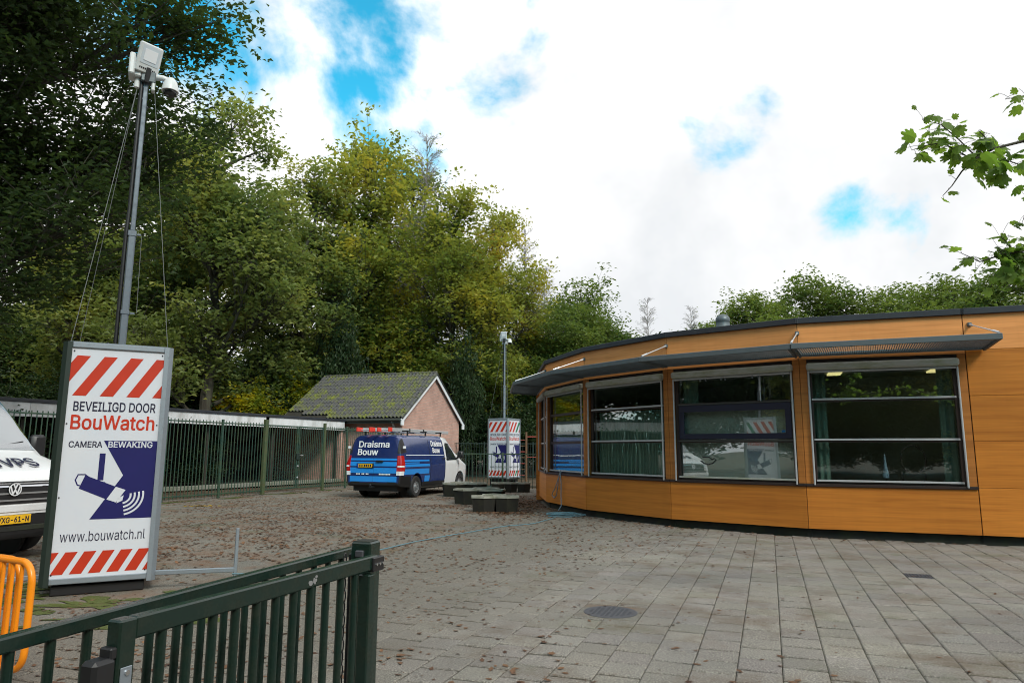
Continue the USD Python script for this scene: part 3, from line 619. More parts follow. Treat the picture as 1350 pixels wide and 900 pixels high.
# sunshades: louvred grating between an outer beam and brackets, hung from rods
AZ, AOFF = 3.30, .90
for i in range(5):
    a, b = VX[i], VX[i + 1]; L = np.linalg.norm(b - a); d = (b - a) / L; nrm = np.array([d[1], -d[0]])
    oa, ob = miter(i, AOFF), miter(i + 1, AOFF)
    ia, ib = a + nrm * .06, b + nrm * .06
    if i == 4: ob, ib = b + nrm * 1.02 + d * .30, b + nrm * .06 + d * .30; oa = miter(4, AOFF + .02)
    loc = lambda p, z: (p[0] - PB[0], p[1] - PB[1], z)
    zi, zo = AZ - .02, AZ + .03
    m = MB(); m.bar(loc(oa, zo), loc(ob, zo), .05, .10, c=.008); aw = part(pav, 'sunshade', m, 'galvanised_dark')
    m = MB(); m.bar(loc(ia, zi), loc(ib, zi), .04, .07, c=.006); part(aw, 'wall_beam', m, 'galvanised_dark')
    for p, q in ((ia + d * .03, oa + (ob - oa) / np.linalg.norm(ob - oa) * .03), (ib - d * .03, ob - (ob - oa) / np.linalg.norm(ob - oa) * .03)):
        m = MB(); m.bar(loc(p, zi), loc(q, zo), .04, .11, c=.006); part(aw, 'bracket', m, 'galvanised_dark')
    m = MB(); k = int(L / .032)
    for t in (np.arange(k) + .5) / k:
        p, q = ia + (ib - ia) * t, oa + (ob - oa) * t
        m.bar(loc(p, zi + .005), loc(q, zo + .005), .005, .036)
    for s_ in np.linspace(.12, .95, 9):
        p, q = ia + (oa - ia) * s_, ib + (ob - ib) * s_
        m.bar(loc(p, zi + (zo - zi) * s_ + .018), loc(q, zi + (zo - zi) * s_ + .018), .006, .008)
    part(aw, 'grating', m, 'galvanised_dark', kind='stuff')
for i, sh in ((1, 0), (2, 0), (3, 0), (4, 0), (5, .10), (0, 0)):
    n_ = miter(i, 1.0) - VX[i]
    p0 = VX[i] + n_ * .012 + (_d * sh if i == 5 else 0); p1 = miter(i, AOFF - .04) if i < 5 else VX[5] + np.array([_d[1], -_d[0]]) * .98 + _d * .27
    P0, P1 = np.array([*(p0 - PB[:2]), 3.70]), np.array([*(p1 - PB[:2]), AZ + .10])
    m = MB(); m.tube([P0, P0 + (P1 - P0) * .1, P0 + (P1 - P0) * .1001, P0 + (P1 - P0) * .8, P0 + (P1 - P0) * .8001, P1], [.02, .02, .011, .011, .02, .018], 8); rod = part(pav, 'tie_rod', m, 'aluminium', smooth=40)
    m = MB(); m.cbox(P0, (.07, .05, .07), .01); part(rod, 'anchor', m, 'galvanised_dark')
# roof, rear walls, room
loc2 = lambda P: Polygon([(p[0] - PB[0], p[1] - PB[1]) for p in P])
m = MB(); m.poly(loc2([*V, V6, V7, V8]).buffer(-.11), 3.80, 3.93); part(pav, 'roof', m, 'roof_black')
m = MB(); m.poly(loc2([*V, V6, V7, V8]).buffer(-.16), -.02, .06); part(pav, 'floor', m, 'room_floor')
m = MB(); m.poly(loc2([*V, V6, V7, V8]).buffer(-.16), 3.16, 3.22); part(pav, 'ceiling', m, 'room_wall')
for a, b in ((V6, V7), (V7, V8), (V8, V[0])):
    m = MB(); m.bar((*(a - PB[:2]), 1.92), (*(b - PB[:2]), 1.92), .2, 3.8); part(pav, 'rear_wall', m, 'wood_panel')
inn = [p + (np.array([6.5, 20.5]) - p) / np.linalg.norm(np.array([6.5, 20.5]) - p) * 4.2 for p in VX[:7]]
for a, b in zip(inn[:-1], inn[1:]):
    e_ = (b - a) / np.linalg.norm(b - a) * .8; m = MB(); m.bar((*(a - e_ - PB[:2]), 1.6), (*(b + e_ - PB[:2]), 1.6), .1, 3.1); part(pav, 'inner_wall', m, 'room_wall')
for u, v in ((1100, 492), (1234, 488)):
    p = gz(u, v, 3.15) - PB
    m = MB((p[0], p[1], 0), (*_d, 0), (*_n4, 0)); m.box(-.13, .13, -.28, .28, 3.13, 3.155); part(pav, 'ceiling_light', m, 'ceiling_lamp')
# curtains and screens behind the glass
_, L = facet(2); m = wavy(.2, L - .2, .26, .95, 2.40, None, fm(2), seed=1); part(pav, 'curtain', m, 'curtain_green', smooth=True)
_, L = facet(1); m = wavy(.2, L - .2, .26, .95, 2.40, None, fm(1), seed=2); part(pav, 'curtain', m, 'curtain_green', smooth=True)
_, L = facet(4)
m = wavy(L - .42, L - .20, .26, .95, 3.10, None, fm(4), seed=3); part(pav, 'curtain', m, 'curtain_green', smooth=True)
m = wavy(.22, .44, .26, .95, 3.10, None, fm(4), seed=4); part(pav, 'curtain', m, 'curtain_green', smooth=True)
_, L = facet(3); m = fm(3); m.box(.2, L - .2, .22, .235, .95, 2.43); part(pav, 'blind', m, 'screen_grey')
m = wavy(.22, .55, .26, 2.44, 3.10, None, fm(3), seed=6); part(pav, 'curtain', m, 'curtain_green', smooth=True)
p = gz(960, 422, 4.75) if False else np.array([5.05, 16.4, 0.0])
m = MB(p - PB); m.revolve([(0, 3.90), (.42, 3.90), (.30, 4.25), (.16, 4.42), (.16, 4.55), (0, 4.55)], n=20); m.ball((0, 0, 4.62), .17, 2, (1, 1, .85)); part(pav, 'roof_vent', m, 'galvanised_dark', smooth=40)
# vase stand, and a chair added in place of an unclear reflection
_, L = facet(4)
o4 = fm(4); wp = lambda x, y, z: (o4.o + np.array([x, y, z]) @ o4.A) + PB
p = wp(1.38, .62, 0); t = thing('vase_stand', 'slim dark stand holding a pale blue glass drop behind the right window', 'vase', p)
m = MB(); m.revolve([(0, .06), (.14, .06), (.02, .10), (.015, 1.02), (.05, 1.03), (0, 1.04)], n=14); part(t, 'stand', m, 'chair_wood', smooth=30)
m = MB(); m.revolve([(0, 1.04), (.05, 1.05), (.052, 1.12), (.028, 1.25), (.010, 1.45), (0, 1.50)], n=14); part(t, 'glass', m, 'vase_blue', smooth=30)
p = wp(1.86, .75, 0); t = thing('oval_chair', 'added chair with open oval back, in place of an unclear reflection in the right window', 'chair', p, deg(math.atan2(_d[1], _d[0])))
a = np.linspace(0, 2 * PI, 24, endpoint=False)
m = MB(); m.tube(np.c_[.20 * np.cos(a), .03 * np.sin(a), 1.38 + .26 * np.sin(a)], .018, 6, closed=True); part(t, 'backrest', m, 'chair_wood', smooth=True)
m = MB(); m.box(-.22, .22, .02, .44, .95, 1.0, .02); part(t, 'seat', m, 'chair_wood')
for x, y in ((-.19, .05), (.19, .05), (-.19, .4), (.19, .4)):
    m = MB(); m.tube([(x, y, .06), (x * .95, y, 1.15 if y < .1 else .95)], .017, 6); part(t, 'leg', m, 'chair_wood')

# ================================================================== CAMERA TRAILERS (box signs with a mast)
TW, TD, TZ0, TZ1 = 1.06, 1.06, .12, 2.64
def sign_art(root, o, X, n, w, h, last_green, lab=None):
    """one printed panel: o lower left corner, X along, n outward; layers 2 mm apart"""
    Z = np.array([0, 0, 1.0]); X = np.array(X, float); n = np.array(n, float)
    fr = lambda: MB(o, X, Z, n)
    m = fr(); m.box(0, w, 0, h, -.01, .0); pan = part(root, 'sign_panel', m, 'sign_white', label=lab)
    full = sbox(0, 0, w, h)
    U = lambda u, v: (u * w, (1 - v) * h)
    for k in range(-1, 5):                              # hazard stripes above
        u0 = .345 + .284 * (k - 1) - .0
        s = Polygon([U(u0, .035), U(u0 + .139, .035), U(u0 - .30 + .141, .215), U(u0 - .30, .215)]).intersection(full)
        if s.is_empty or s.area < 1e-4: continue
        m = fr(); m.poly(s, .0005, .002); part(pan, 'stripe', m, 'sign_green' if (last_green and k == 3) else 'sign_red')
    for k in range(-1, 7):                              # and below
        u0 = .14 + .188 * (k - 0)
        s = Polygon([U(u0, .892), U(u0 + .122, .892), U(u0 - .135 + .122, .985), U(u0 - .135, .985)]).intersection(full)
        if s.is_empty or s.area < 1e-4: continue
        m = fr(); m.poly(s, .0005, .002); part(pan, 'stripe', m, 'sign_green' if (last_green and k == 3) else 'sign_red')
    def text(t, u0, u1, v0, v1, mt, bold=False, z=.0006):
        v, f = lettering(t, (u1 - u0) * w, (v1 - v0) * h, bold, .0016)
        m = fr(); m.raw(v + np.array([u0 * w, (1 - v1) * h, z]), f); part(pan, 'lettering', m, mt)
    navy = Polygon([U(.42, .413), U(1, .413), U(1, .757), U(.345, .757), U(.655, .567)])
    m = fr(); m.poly(navy, .0005, .002); part(pan, 'navy_field', m, 'sign_navy')
    text('BEVEILIGD DOOR', .070, .945, .240, .284, 'ink', True)
    text('BouWatch', .058, .948, .300, .366, 'sign_red', True)
    text('CAMERA', .062, .408, .416, .444, 'ink', True)
    text('BEWAKING', .47, .945, .416, .444, 'sign_white', True, .0026)
    text('www.bouwatch.nl', .068, .945, .806, .850, 'ink')
    m = fr(); m.poly(Polygon([U(.39, .47), U(.452, .47), U(.452, .588), U(.39, .588)]), .0005, .002)
    m.poly(Polygon([U(.345, .588), U(.475, .596), U(.47, .604), U(.345, .597)]), .0022, .0026)
    body = Polygon([U(.262, .565), U(.59, .617), U(.503, .672), U(.208, .622)])
    m.poly(body.buffer(0), .0006, .0024)
    lp_ = LineString([U(.33, .583), U(.26, .562), U(.19, .562), U(.165, .585), U(.19, .607), U(.235, .612)]).buffer(.006); m.poly(lp_, .0006, .0022)
    part(pan, 'camera_emblem', m, 'sign_navy')
    m = fr(); m.poly(Polygon([U(.59, .617), U(.695, .632), U(.605, .686), U(.503, .672)]), .0026, .0032)
    m.poly(Polygon([U(.625, .668), U(.68, .655), U(.672, .678), U(.61, .690)]), .0026, .0032)
    cx, cy = U(.66, .655)
    for r_ in (.085, .125, .165, .205):
        a_ = np.radians(np.linspace(-80, 12, 14)); arc = LineString(np.c_[cx + r_ * np.cos(a_), cy + r_ * np.sin(a_)]).buffer(.0095, cap_style=2)
        m.poly(arc.intersection(full.buffer(-.015)), .0026, .0032)
    part(pan, 'signal_waves', m, 'sign_white')
    m = fr()
    for u, v in ((.025, .015), (.975, .015), (.02, .34), (.975, .34), (.02, .66), (.975, .66), (.02, .985), (.975, .985)):
        x, y = U(u, v); m.cyl((x, y, 0), (x, y, .006), .008, 8)
    part(pan, 'rivet', m, 'black_plastic')

def trailer(name, label, loc, rz, z0, mast_top, near):
    t = thing(name, label, 'security sign', loc, rz)
    hw, hd, H = TW / 2, TD / 2, TZ1 - TZ0; z1 = z0 + H
    for a, b in ((-1, -1), (1, -1), (1, 1), (-1, 1)):
        m = MB(); x, y = a * (hw - .04), b * (hd - .04)
        P = Polygon([(-.04, -.04), (.04, -.04), (.04, .04), (-.04, .04)])
        corner = Polygon([(a * .045, b * .045), (a * .0, b * .045), (a * .045, b * .0)])
        m.o = np.array([x, y, 0.]); m.poly(affinity.scale(P, 1.12, 1.12).difference(corner), z0 - .02, z1); part(t, 'corner_post', m, 'dark_green_and_shade' if near and a < 0 else 'galvanised')  # near left posts: galvanised steel with its shaded side painted in as dark colour
    for z in (z0 + .03, z1 - .03):
        for a in (-1, 1):
            m = MB(); m.box(-hw + .085, hw - .085, a * (hd - .03) - .03, a * (hd - .03) + .03, z - .03, z + .03, .006); part(t, 'rail', m, 'galvanised')
            m = MB(); m.box(a * (hw - .03) - .03, a * (hw - .03) + .03, -hd + .085, hd - .085, z - .03, z + .03, .006); part(t, 'rail', m, 'galvanised')
    m = MB(); m.box(-hw + .05, hw - .05, -hd + .05, hd - .05, z1 - .008, z1 + .012, .004); part(t, 'top_plate', m, 'galvanised_dark')
    m = MB(); m.box(-hw + .10, hw - .10, -hd + .06, hd - .06, z0 - .10 if not near else .0, z0 - .021, .01); part(t, 'base', m, 'black_plastic')
    if not near:
        for a in (-1, 1):
            m = MB(); m.box(-hw + .1, hw - .1, a * .35 - .1, a * .35 + .1, -.01, z0 - .10, .01); part(t, 'skid', m, 'black_plastic')
    w, h = TW - .165, H - .12
    sign_art(t, (-w / 2, -hd + .022, z0 + .06), (1, 0, 0), (0, -1, 0), w, h, False)
    sign_art(t, (hw - .022, -w / 2, z0 + .06), (0, 1, 0), (1, 0, 0), w, h, True)
    for o, X, n in (((w / 2, hd - .022, z0 + .06), (-1, 0, 0), (0, 1, 0)), ((-hw + .022, w / 2, z0 + .06), (0, -1, 0), (-1, 0, 0))):
        sign_art(t, o, X, n, w, h, False)
    # telescopic mast
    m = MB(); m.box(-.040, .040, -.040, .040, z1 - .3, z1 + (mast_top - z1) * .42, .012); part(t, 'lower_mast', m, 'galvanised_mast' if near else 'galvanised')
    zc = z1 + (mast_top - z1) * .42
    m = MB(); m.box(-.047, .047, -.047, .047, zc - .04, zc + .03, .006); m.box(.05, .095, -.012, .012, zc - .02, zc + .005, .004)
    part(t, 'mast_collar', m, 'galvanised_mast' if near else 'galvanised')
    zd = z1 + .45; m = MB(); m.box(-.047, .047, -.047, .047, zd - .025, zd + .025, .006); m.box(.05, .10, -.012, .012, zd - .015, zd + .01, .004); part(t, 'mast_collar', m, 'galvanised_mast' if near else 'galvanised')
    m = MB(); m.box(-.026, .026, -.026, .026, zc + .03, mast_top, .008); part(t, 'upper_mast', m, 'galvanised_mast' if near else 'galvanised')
    m = MB(); m.tube([(-.068, .0, z1), (-.066, 0, zc), (-.052, 0, zc + .3), (-.05, 0, mast_top)], .022, 8); part(t, 'cable_duct', m, 'black_plastic', smooth=True)
    q = mast_top
    # floodlight, tipped down towards the yard
    al, yw = rad(20), rad(24); Xf = np.array([math.cos(yw), math.sin(yw), 0]); h0 = np.array([math.sin(yw), -math.cos(yw), 0]); zu = np.array([0, 0, 1.])
    Nf, Zf = h0 * math.cos(al) - zu * math.sin(al), h0 * math.sin(al) + zu * math.cos(al)
    cc = np.array([.02, -.13, q + .24])
    fr = lambda: MB(cc, Xf, Zf, Nf)
    m = fr(); m.box(-.135, .135, -.18, .18, -.06, 0, .013); fl = part(t, 'floodlight', m, 'white_plastic')
    m = fr(); m.box(-.105, .105, -.07, .15, .0, .004); part(fl, 'lamp_glass', m, 'flood_glass')
    m = fr(); m.box(-.075, .075, -.03, .11, .004, .008); part(fl, 'led_field', m, 'lamp_white')
    m = fr()
    for k in range(9): m.box(-.10 + k * .022, -.086 + k * .022, -.135, -.115, 0, .003)
    part(fl, 'vent_slot', m, 'black_plastic')
    m = MB(); m.bar((0, -.06, q - .03), (.02, -.10, q + .14), .05, .03); part(t, 'lamp_bracket', m, 'black_plastic')
    m = MB(); m.box(-.06, .10, -.07, .06, q - .02, q + .12, .01); part(t, 'head_box', m, 'galvanised_dark')
    m = MB(); m.box(-.20, -.135, -.12, .12, q + .02, q + .30, .015); part(t, 'antenna_box', m, 'white_plastic')
    m = MB(); m.box(-.14, -.06, -.08, .08, q + .02, q + .11, .015); part(t, 'radio_box', m, 'white_plastic')
    m = MB(); m.cyl((-.10, .0, q - .10), (-.10, 0, q + .03), .03, 12); part(t, 'cable_gland', m, 'white_plastic')
    m = MB(); m.box(.06, .10, -.06, .04, q - .12, q + .07, .012); part(t, 'junction_box', m, 'white_plastic')
    # dome camera on an arm
    m = MB(); m.tube([(.08, 0, q + .08), (.18, -.02, q + .09), (.25, -.03, q + .07)], [.04, .034, .03], 12); arm = part(t, 'camera_arm', m, 'white_plastic', smooth=True)
    c_ = (.27, -.03, q - .06)
    m = MB(); m.revolve([(0, .165), (.041, .161), (.075, .112), (.094, .045), (.101, .0), (.101, -.015), (.086, -.015), (0, -.008)], c_, 20); part(arm, 'camera_housing', m, 'white_plastic', smooth=40)
    m = MB(); m.ball((c_[0], c_[1], c_[2] - .015), .079, 3, (1, 1, .95)); part(arm, 'camera_dome', m, 'dome_dark', smooth=True)
    # stay wires
    for k, (a, b, c) in enumerate(((-hw + .06, -hd + .06, q - .08), (-hw + .06, hd - .06, q - .08), (hw - .06, -hd + .06, q - .02), (.10, -.05, zc - .02))):
        m = MB(); m.tube([((-.09 if a < 0 else .09), 0, c) if k < 3 else (.10, 0, zc - .02), (a, b, z1) if k < 3 else (.12, -.02, zd)], .0032 if k != 3 else .003, 6); part(t, 'stay_wire', m, 'steel_wire')
    if near:
        for p0, p1 in (((hw, -hd + .05, .17), (hw + .80, -hd - .12, .17)), ((-hw, -hd + .3, .17), (-hw - .55, -hd + .18, .17))):
            m = MB(); m.bar(p0, p1, .045, .05, c=.006); og = part(t, 'outrigger', m, 'galvanised')
            m = MB(); m.bar((p1[0], p1[1], .0), (p1[0], p1[1], .62), .036, .036, c=.005); m.cbox((p1[0], p1[1], .01), (.14, .14, .02), .004); part(og, 'jack_leg', m, 'galvanised')
    return t
fl_, fr_ = np.array([-4.80, 7.36]), np.array([-3.86, 7.86])
xd = (fr_ - fl_) / np.linalg.norm(fr_ - fl_); nd = np.array([-xd[1], xd[0]])
ctr = (fl_ + fr_) / 2 + nd * TD / 2
trailer('sign_mast', 'near box-shaped security sign with tall lamp and camera mast, mossy asphalt at its foot', (ctr[0], ctr[1], 0), deg(math.atan2(xd[1], xd[0])), TZ0, 6.02, True)
far_c = np.array([-.32, 30.6])
trailer('sign_mast', 'distant box-shaped security sign with mast standing behind the low bar fence', (far_c[0], far_c[1], 0), -31.0, .36, 6.3, False)

# ================================================================== VANS
def loft(stations):
    rings = []
    for (y, zb, zbelt, zr, wb, wm, wr) in stations:
        half = [(0, zb), (wb * .6, zb), (wb - .03, zb + .01), (wb, zb + .07), (wb + (wm - wb) * .6, zb + (zbelt - zb) * .45), (wm, zbelt - .10 * (zbelt - zb)), (wm - .006, zbelt + .02),
                (wm + (wr - wm) * .55, zbelt + (zr - zbelt) * .55), (wr, zr - .13 * min(1, (zr - zbelt) / .5)), (wr - .05, zr - .05 * min(1, (zr - zbelt) / .5)), (wr - .14, zr - .012), (wr * .5, zr + .006), (0, zr + .012)]
        ring = [(x, y, z) for x, z in half] + [(-x, y, z) for x, z in half[-2:0:-1]]
        rings.append(ring)
    R = np.array(rings); k, n = R.shape[:2]; v = R.reshape(-1, 3); f = []
    for i in range(k - 1):
        for q in range(n):
            a, b, c, d = i * n + q, i * n + (q + 1) % n, (i + 1) * n + q, (i + 1) * n + (q + 1) % n
            f += [(a, b, d), (a, d, c)]
    v = np.vstack([v, R[0].mean(0), R[-1].mean(0)]); c0, c1 = k * n, k * n + 1
    for q in range(n):
        f += [(c0, (q + 1) % n, q), (c1, (k - 1) * n + q, (k - 1) * n + (q + 1) % n)]
    return v, np.array(f)
def solid(v, f):
    t = trimesh.Trimesh(v, f, process=True); trimesh.repair.fix_normals(t)
    if t.volume < 0: t.invert()
    return Manifold(m3.Mesh(np.asarray(t.vertices, np.float32), np.asarray(t.faces, np.uint32)))
def prism_x(poly, x0, x1):      # polygon in (y, z), extruded along x
    m = MB((0, 0, 0), (0, 1, 0), (0, 0, 1), (1, 0, 0)); m.poly(Polygon(poly), x0, x1); return solid(*m.mesh())
def prism_y(poly, y0, y1):      # polygon in (x, z), extruded along y
    m = MB((0, 0, 0), (1, 0, 0), (0, 0, 1), (0, -1, 0)); m.poly(Polygon(poly), -y1, -y0); return solid(*m.mesh())
def cube(x0, x1, y0, y1, z0, z1): return Manifold.cube((x1 - x0, y1 - y0, z1 - z0)).translate((x0, y0, z0))
def cyl_x(y, z, r, x0, x1): return Manifold.cylinder(x1 - x0, r, r, 28).rotate((0, 90, 0)).translate((x0, y, z))
def wheel(root, x, y, r, side):
    """tyre with rim, hub and openings; x the outer face"""
    prof = np.array([(r * .60, -.095), (r * .92, -.10), (r * .985, -.075), (r, -.045), (r, .045), (r * .985, .075), (r * .92, .10), (r * .60, .095)])
    mm = trimesh.creation.revolve(np.vstack([prof, prof[:1]]), sections=32); mm.apply_transform(trimesh.transformations.rotation_matrix(PI / 2, [0, 1, 0])); mm.apply_translation((x - side * .10, y, r))
    if mm.volume < 0: mm.invert()
    w = part(root, 'wheel', mm, 'rubber', smooth=40)
    m = MB((x - side * .045, y, r), (0, 1, 0), (0, 0, 1), (side, 0, 0))
    ring = Point(0, 0).buffer(r * .62).difference(unary_union([Point(r * .42 * math.cos(a), r * .42 * math.sin(a)).buffer(r * .095) for a in np.arange(10) * 2 * PI / 10]))
    m.poly(ring, -.02, .0); m.revolve([(r * .58, 0), (r * .65, .0), (r * .64, .03), (r * .58, .012)], n=32); m.revolve([(0, .0), (r * .2, 0), (r * .17, .03), (0, .035)], n=20)
    part(w, 'rim', m, 'rim_grey', smooth=40)
    m = MB(); m.cyl((x - side * .16, y, r), (x - side * .12, y, r), r * .6, 20); part(w, 'brake', m, 'black_plastic')

S = 1.06
def blue_van():
    t = thing('work_van', 'dark blue and white work van with ladders on its roof, parked by the brick shed', 'van', (-4.05 - .94 * S * math.sin(rad(20.2)), 23.42 - .94 * S * math.cos(rad(20.2)), 0), -20.2)
    st = [(0.0, .40, 1.0, 1.74, .86, .90, .70), (.035, .37, 1.0, 1.835, .90, .945, .765), (.14, .34, 1.0, 1.875, .92, .962, .785), (.7, .30, 1.0, 1.885, .93, .964, .79), (2.2, .28, 1.0, 1.90, .93, .964, .79), (3.1, .28, 1.02, 1.905, .93, .964, .785),
          (3.45, .28, 1.03, 1.87, .93, .962, .75), (3.75, .28, 1.04, 1.72, .93, .96, .735), (4.1, .28, 1.05, 1.45, .93, .955, .76), (4.33, .28, 1.04, 1.24, .93, .945, .80), (4.5, .28, 1.0, 1.13, .92, .935, .80), (4.8, .27, .90, 1.02, .88, .90, .72), (5.02, .27, .74, .86, .78, .80, .60), (5.12, .30, .60, .68, .60, .62, .46)]
    v, f = loft(st)
    sl = np.maximum(0, v[:, 2] - .95) * .14 * np.clip(1 - v[:, 1] / .9, 0, 1); v[:, 1] += sl
    v = v * S
    body = solid(v, f)
    YR, YF, RW = 1.0 * S, 4.22 * S, .345
    out = solid(v * np.array([1.006, 1, 1.002]), f); outr = solid(v + np.array([0, -.006, 0]), f)
    for y in (YR, YF): body -= cyl_x(y, RW + .01, .415, -2, 2) - cyl_x(y, RW + .01, .5, -.55, .55)
    cut = 2.98 * S
    low = .45 * S
    part(t, 'cargo_body', body ^ cube(-2, 2, -1, cut - .004, low, 3), 'van_navy', smooth=35)
    part(t, 'cab_body', body ^ cube(-2, 2, cut + .004, 6, low - .12, 3), 'van_white', smooth=35)
    part(t, 'sill', body ^ cube(-2, 2, -1, cut + .02, .1, low - .004), 'black_plastic', smooth=35)
    part(t, 'underbody', MB().box(-.8, .8, .15, 5.0, .22, .5), 'black_plastic')
    side = lambda poly, x0=.3: out ^ prism_x([(y * S, z * S) for y, z in poly], x0, 2)
    lside = lambda poly: out ^ prism_x([(y * S, z * S) for y, z in poly], -2, -.3)
    rear = lambda poly: outr ^ prism_y([(x * S, z * S) for x, z in poly], -.3, .35)
    for k, poly in enumerate(([(3.12, 1.09), (3.95, 1.11), (3.93, 1.18), (3.55, 1.66), (3.22, 1.68), (3.12, 1.6)],)):
        for fn in (side, lside):
            part(t, 'door_window', fn(poly), 'van_glass', smooth=35)
    part(t, 'windscreen', solid(v * np.array([1, 1, 1]) + np.array([0, .006, .006]), f) ^ prism_x([(3.62 * S, 1.83 * S), (4.36 * S, 1.18 * S), (4.6 * S, 1.3 * S), (3.9 * S, 2.1 * S)], -.72 * S, .72 * S), 'van_glass', smooth=35)
    # printed bands, sides and rear
    for (z0, z1, y1) in ((1.085, 1.13, 1.83), (1.03, 1.058, 1.15), (.925, 1.005, 1.83), (.70, .86, 1.80)):
        part(t, 'side_band', side([(.20, z0), (y1, z0), (y1, z1), (.20, z1)]) - cyl_x(YR, RW, .44, -2, 2), 'van_blue', smooth=35)
    part(t, 'side_band', side([(1.52, .46), (1.82, .46), (1.86, .58), (1.86, .64), (1.52, .64)]) - cyl_x(YR, RW, .44, -2, 2), 'van_blue', smooth=35)
    for (z0, z1) in ((1.115, 1.175), (.945, 1.075), (.74, .90), (.49, .65)):
        part(t, 'rear_band', rear([(-.80, z0), (.80, z0), (.80, z1), (-.80, z1)]), 'van_blue', smooth=35)
    part(t, 'side_line', side([(.35, 1.262), (2.92, 1.262), (2.92, 1.282), (.35, 1.282)]), 'white_print')
    part(t, 'door_gap', rear([(-.004, .48), (.004, .48), (.004, 1.2), (-.004, 1.2)]), 'black_plastic')
    for poly in ([(1.92, .5), (1.932, .5), (1.932, 1.75), (1.92, 1.75)], [(2.975, .5), (2.99, .5), (2.99, 1.78), (2.975, 1.78)], [(4.02, .52), (4.03, .52), (4.03, 1.08), (4.02, 1.08)]):
        part(t, 'door_gap', side(poly), 'black_plastic')
    part(t, 'bumper', (outr ^ prism_y([(-2, .25 * S), (2, .25 * S), (2, .46 * S), (-2, .46 * S)], -.3, .62 * S)) + ((out ^ prism_x([(-.1, .30), (.66 * S, .30), (.60 * S, .66 * S), (.16 * S, .66 * S), (-.1, .66 * S)], .5, 2))) + ((out ^ prism_x([(-.1, .30), (.66 * S, .30), (.60 * S, .66 * S), (.16 * S, .66 * S), (-.1, .66 * S)], -2, -.5))), 'black_plastic', smooth=35)
    for sx in (-1, 1):
        pil = out ^ prism_x([(-.1, 1.30 * S), (.40 * S, 1.36 * S), (.30 * S, 1.80 * S), (-.1, 1.80 * S)], *((.78 * S, 2) if sx > 0 else (-2, -.78 * S)))
        part(t, 'rear_pillar', pil, 'black_plastic', smooth=35)
        lamp = (solid(v * np.array([1.014, 1, 1]) + np.array([0, -.016, 0]), f) ^ cube(*((.80 * S, 2) if sx > 0 else (-2, -.80 * S)), -.2, .20 * S, .80 * S, 1.26 * S))
        lp2 = part(t, 'tail_lamp', lamp, 'lamp_red', smooth=35)
        part(lp2, 'reflector', solid(v * np.array([1.015, 1, 1]) + np.array([0, -.018, 0]), f) ^ cube(*((.79 * S, 2) if sx > 0 else (-2, -.79 * S)), -.2, .16 * S, .68 * S, .80 * S), 'lamp_white')
        part(lp2, 'reversing_lamp', solid(v * np.array([1.016, 1, 1]) + np.array([0, -.019, 0]), f) ^ cube(*((.83 * S, 2) if sx > 0 else (-2, -.83 * S)), -.2, .15 * S, .92 * S, .97 * S), 'lamp_white')
        m = MB(); m.box(sx * .95 * S - .035, sx * .95 * S + .035, .12, .22, 1.55, 1.63, .01); part(t, 'hinge', m, 'white_print')
        m = MB(); m.box(sx * 1.10 * S - .11, sx * 1.10 * S + .11, 3.80 * S, 3.95 * S, 1.16 * S, 1.40 * S, .04); m.bar((sx * .93 * S, 3.93 * S, 1.15 * S), (sx * 1.08 * S, 3.9 * S, 1.22 * S), .06, .05); part(t, 'mirror', m, 'black_plastic', smooth=40)
        m = MB(); m.box(sx * .972 * S - .012, sx * .972 * S + .02, 2.76 * S, 2.93 * S, 1.155 * S, 1.185 * S, .008); m.box(sx * .972 * S - .012, sx * .972 * S + .02, 3.06 * S, 3.20 * S, 1.155 * S, 1.185 * S, .008); part(t, 'door_handle', m, 'black_plastic')
        for y in (YR, YF):
            wheel(t, sx * .945 * S, y, RW, sx); m = MB(); m.cyl((sx * .56, y, RW), (sx * .62, y, RW), .43, 24); part(t, 'wheel_well', m, 'black_plastic')
        m = MB(); m.box(sx * .80 * S - .02, sx * .80 * S + .02, 1.45 * S, 3.75 * S, .265 * S, .305 * S, .01); part(t, 'side_step', m, 'aluminium')
    # rear: panel crease, plate, handle, lettering
    yy = lambda z: -.012 + max(0, z - .95 * S) * .14
    def rear_text(s, x0, x1, z0, z1, bold=True):
        vt, ft = lettering(s, x1 - x0, z1 - z0, bold, .003); al = .14
        m = MB((x0, yy(z0) - .004, z0), (1, 0, 0), (0, al, 1), (0, -1, al)); m.raw(vt, ft); part(t, 'lettering', m, 'white_print')
    rear_text('Draisma', -.60, .52, 1.585, 1.80); rear_text('Bouw', -.61, .13, 1.345, 1.545)
    m = MB(); m.box(-.60, .02, -.02, .0, .945, 1.09, .004); part(t, 'plate_holder', m, 'black_plastic')
    m = MB(); m.box(-.565, -.03, -.026, -.018, .965, 1.07, .003); pl = part(t, 'number_plate', m, 'plate_yellow')
    m = MB()
    for k, x in enumerate((-.50, -.42, -.33, -.26, -.19, -.11)): m.box(x, x + .045, -.029, -.026, .985, 1.05)
    part(pl, 'plate_marks', m, 'ink')
    m = MB(); m.box(-.575, -.535, -.029, -.0255, .966, 1.069); part(pl, 'country_strip', m, 'plate_blue')
    m = MB(); m.box(.10, .36, -.04, .01, 1.13, 1.19, .015); part(t, 'rear_handle', m, 'black_plastic')
    m = MB()
    for x0, n in ((-.62, 9), (.22, 8)):
        for k in range(n):
            if (x0 < 0 and k in (3, 6)): continue
            m.box(x0 + k * .052, x0 + k * .052 + .04, -.012, -.009, .735, .775)
    part(t, 'small_print', m, 'white_print')
    m = MB(); m.box(-.05, .05, -.15, .05, .33, .38, .01); m.ball((0, -.14, .42), .035, 2); part(t, 'tow_bar', m, 'black_plastic')
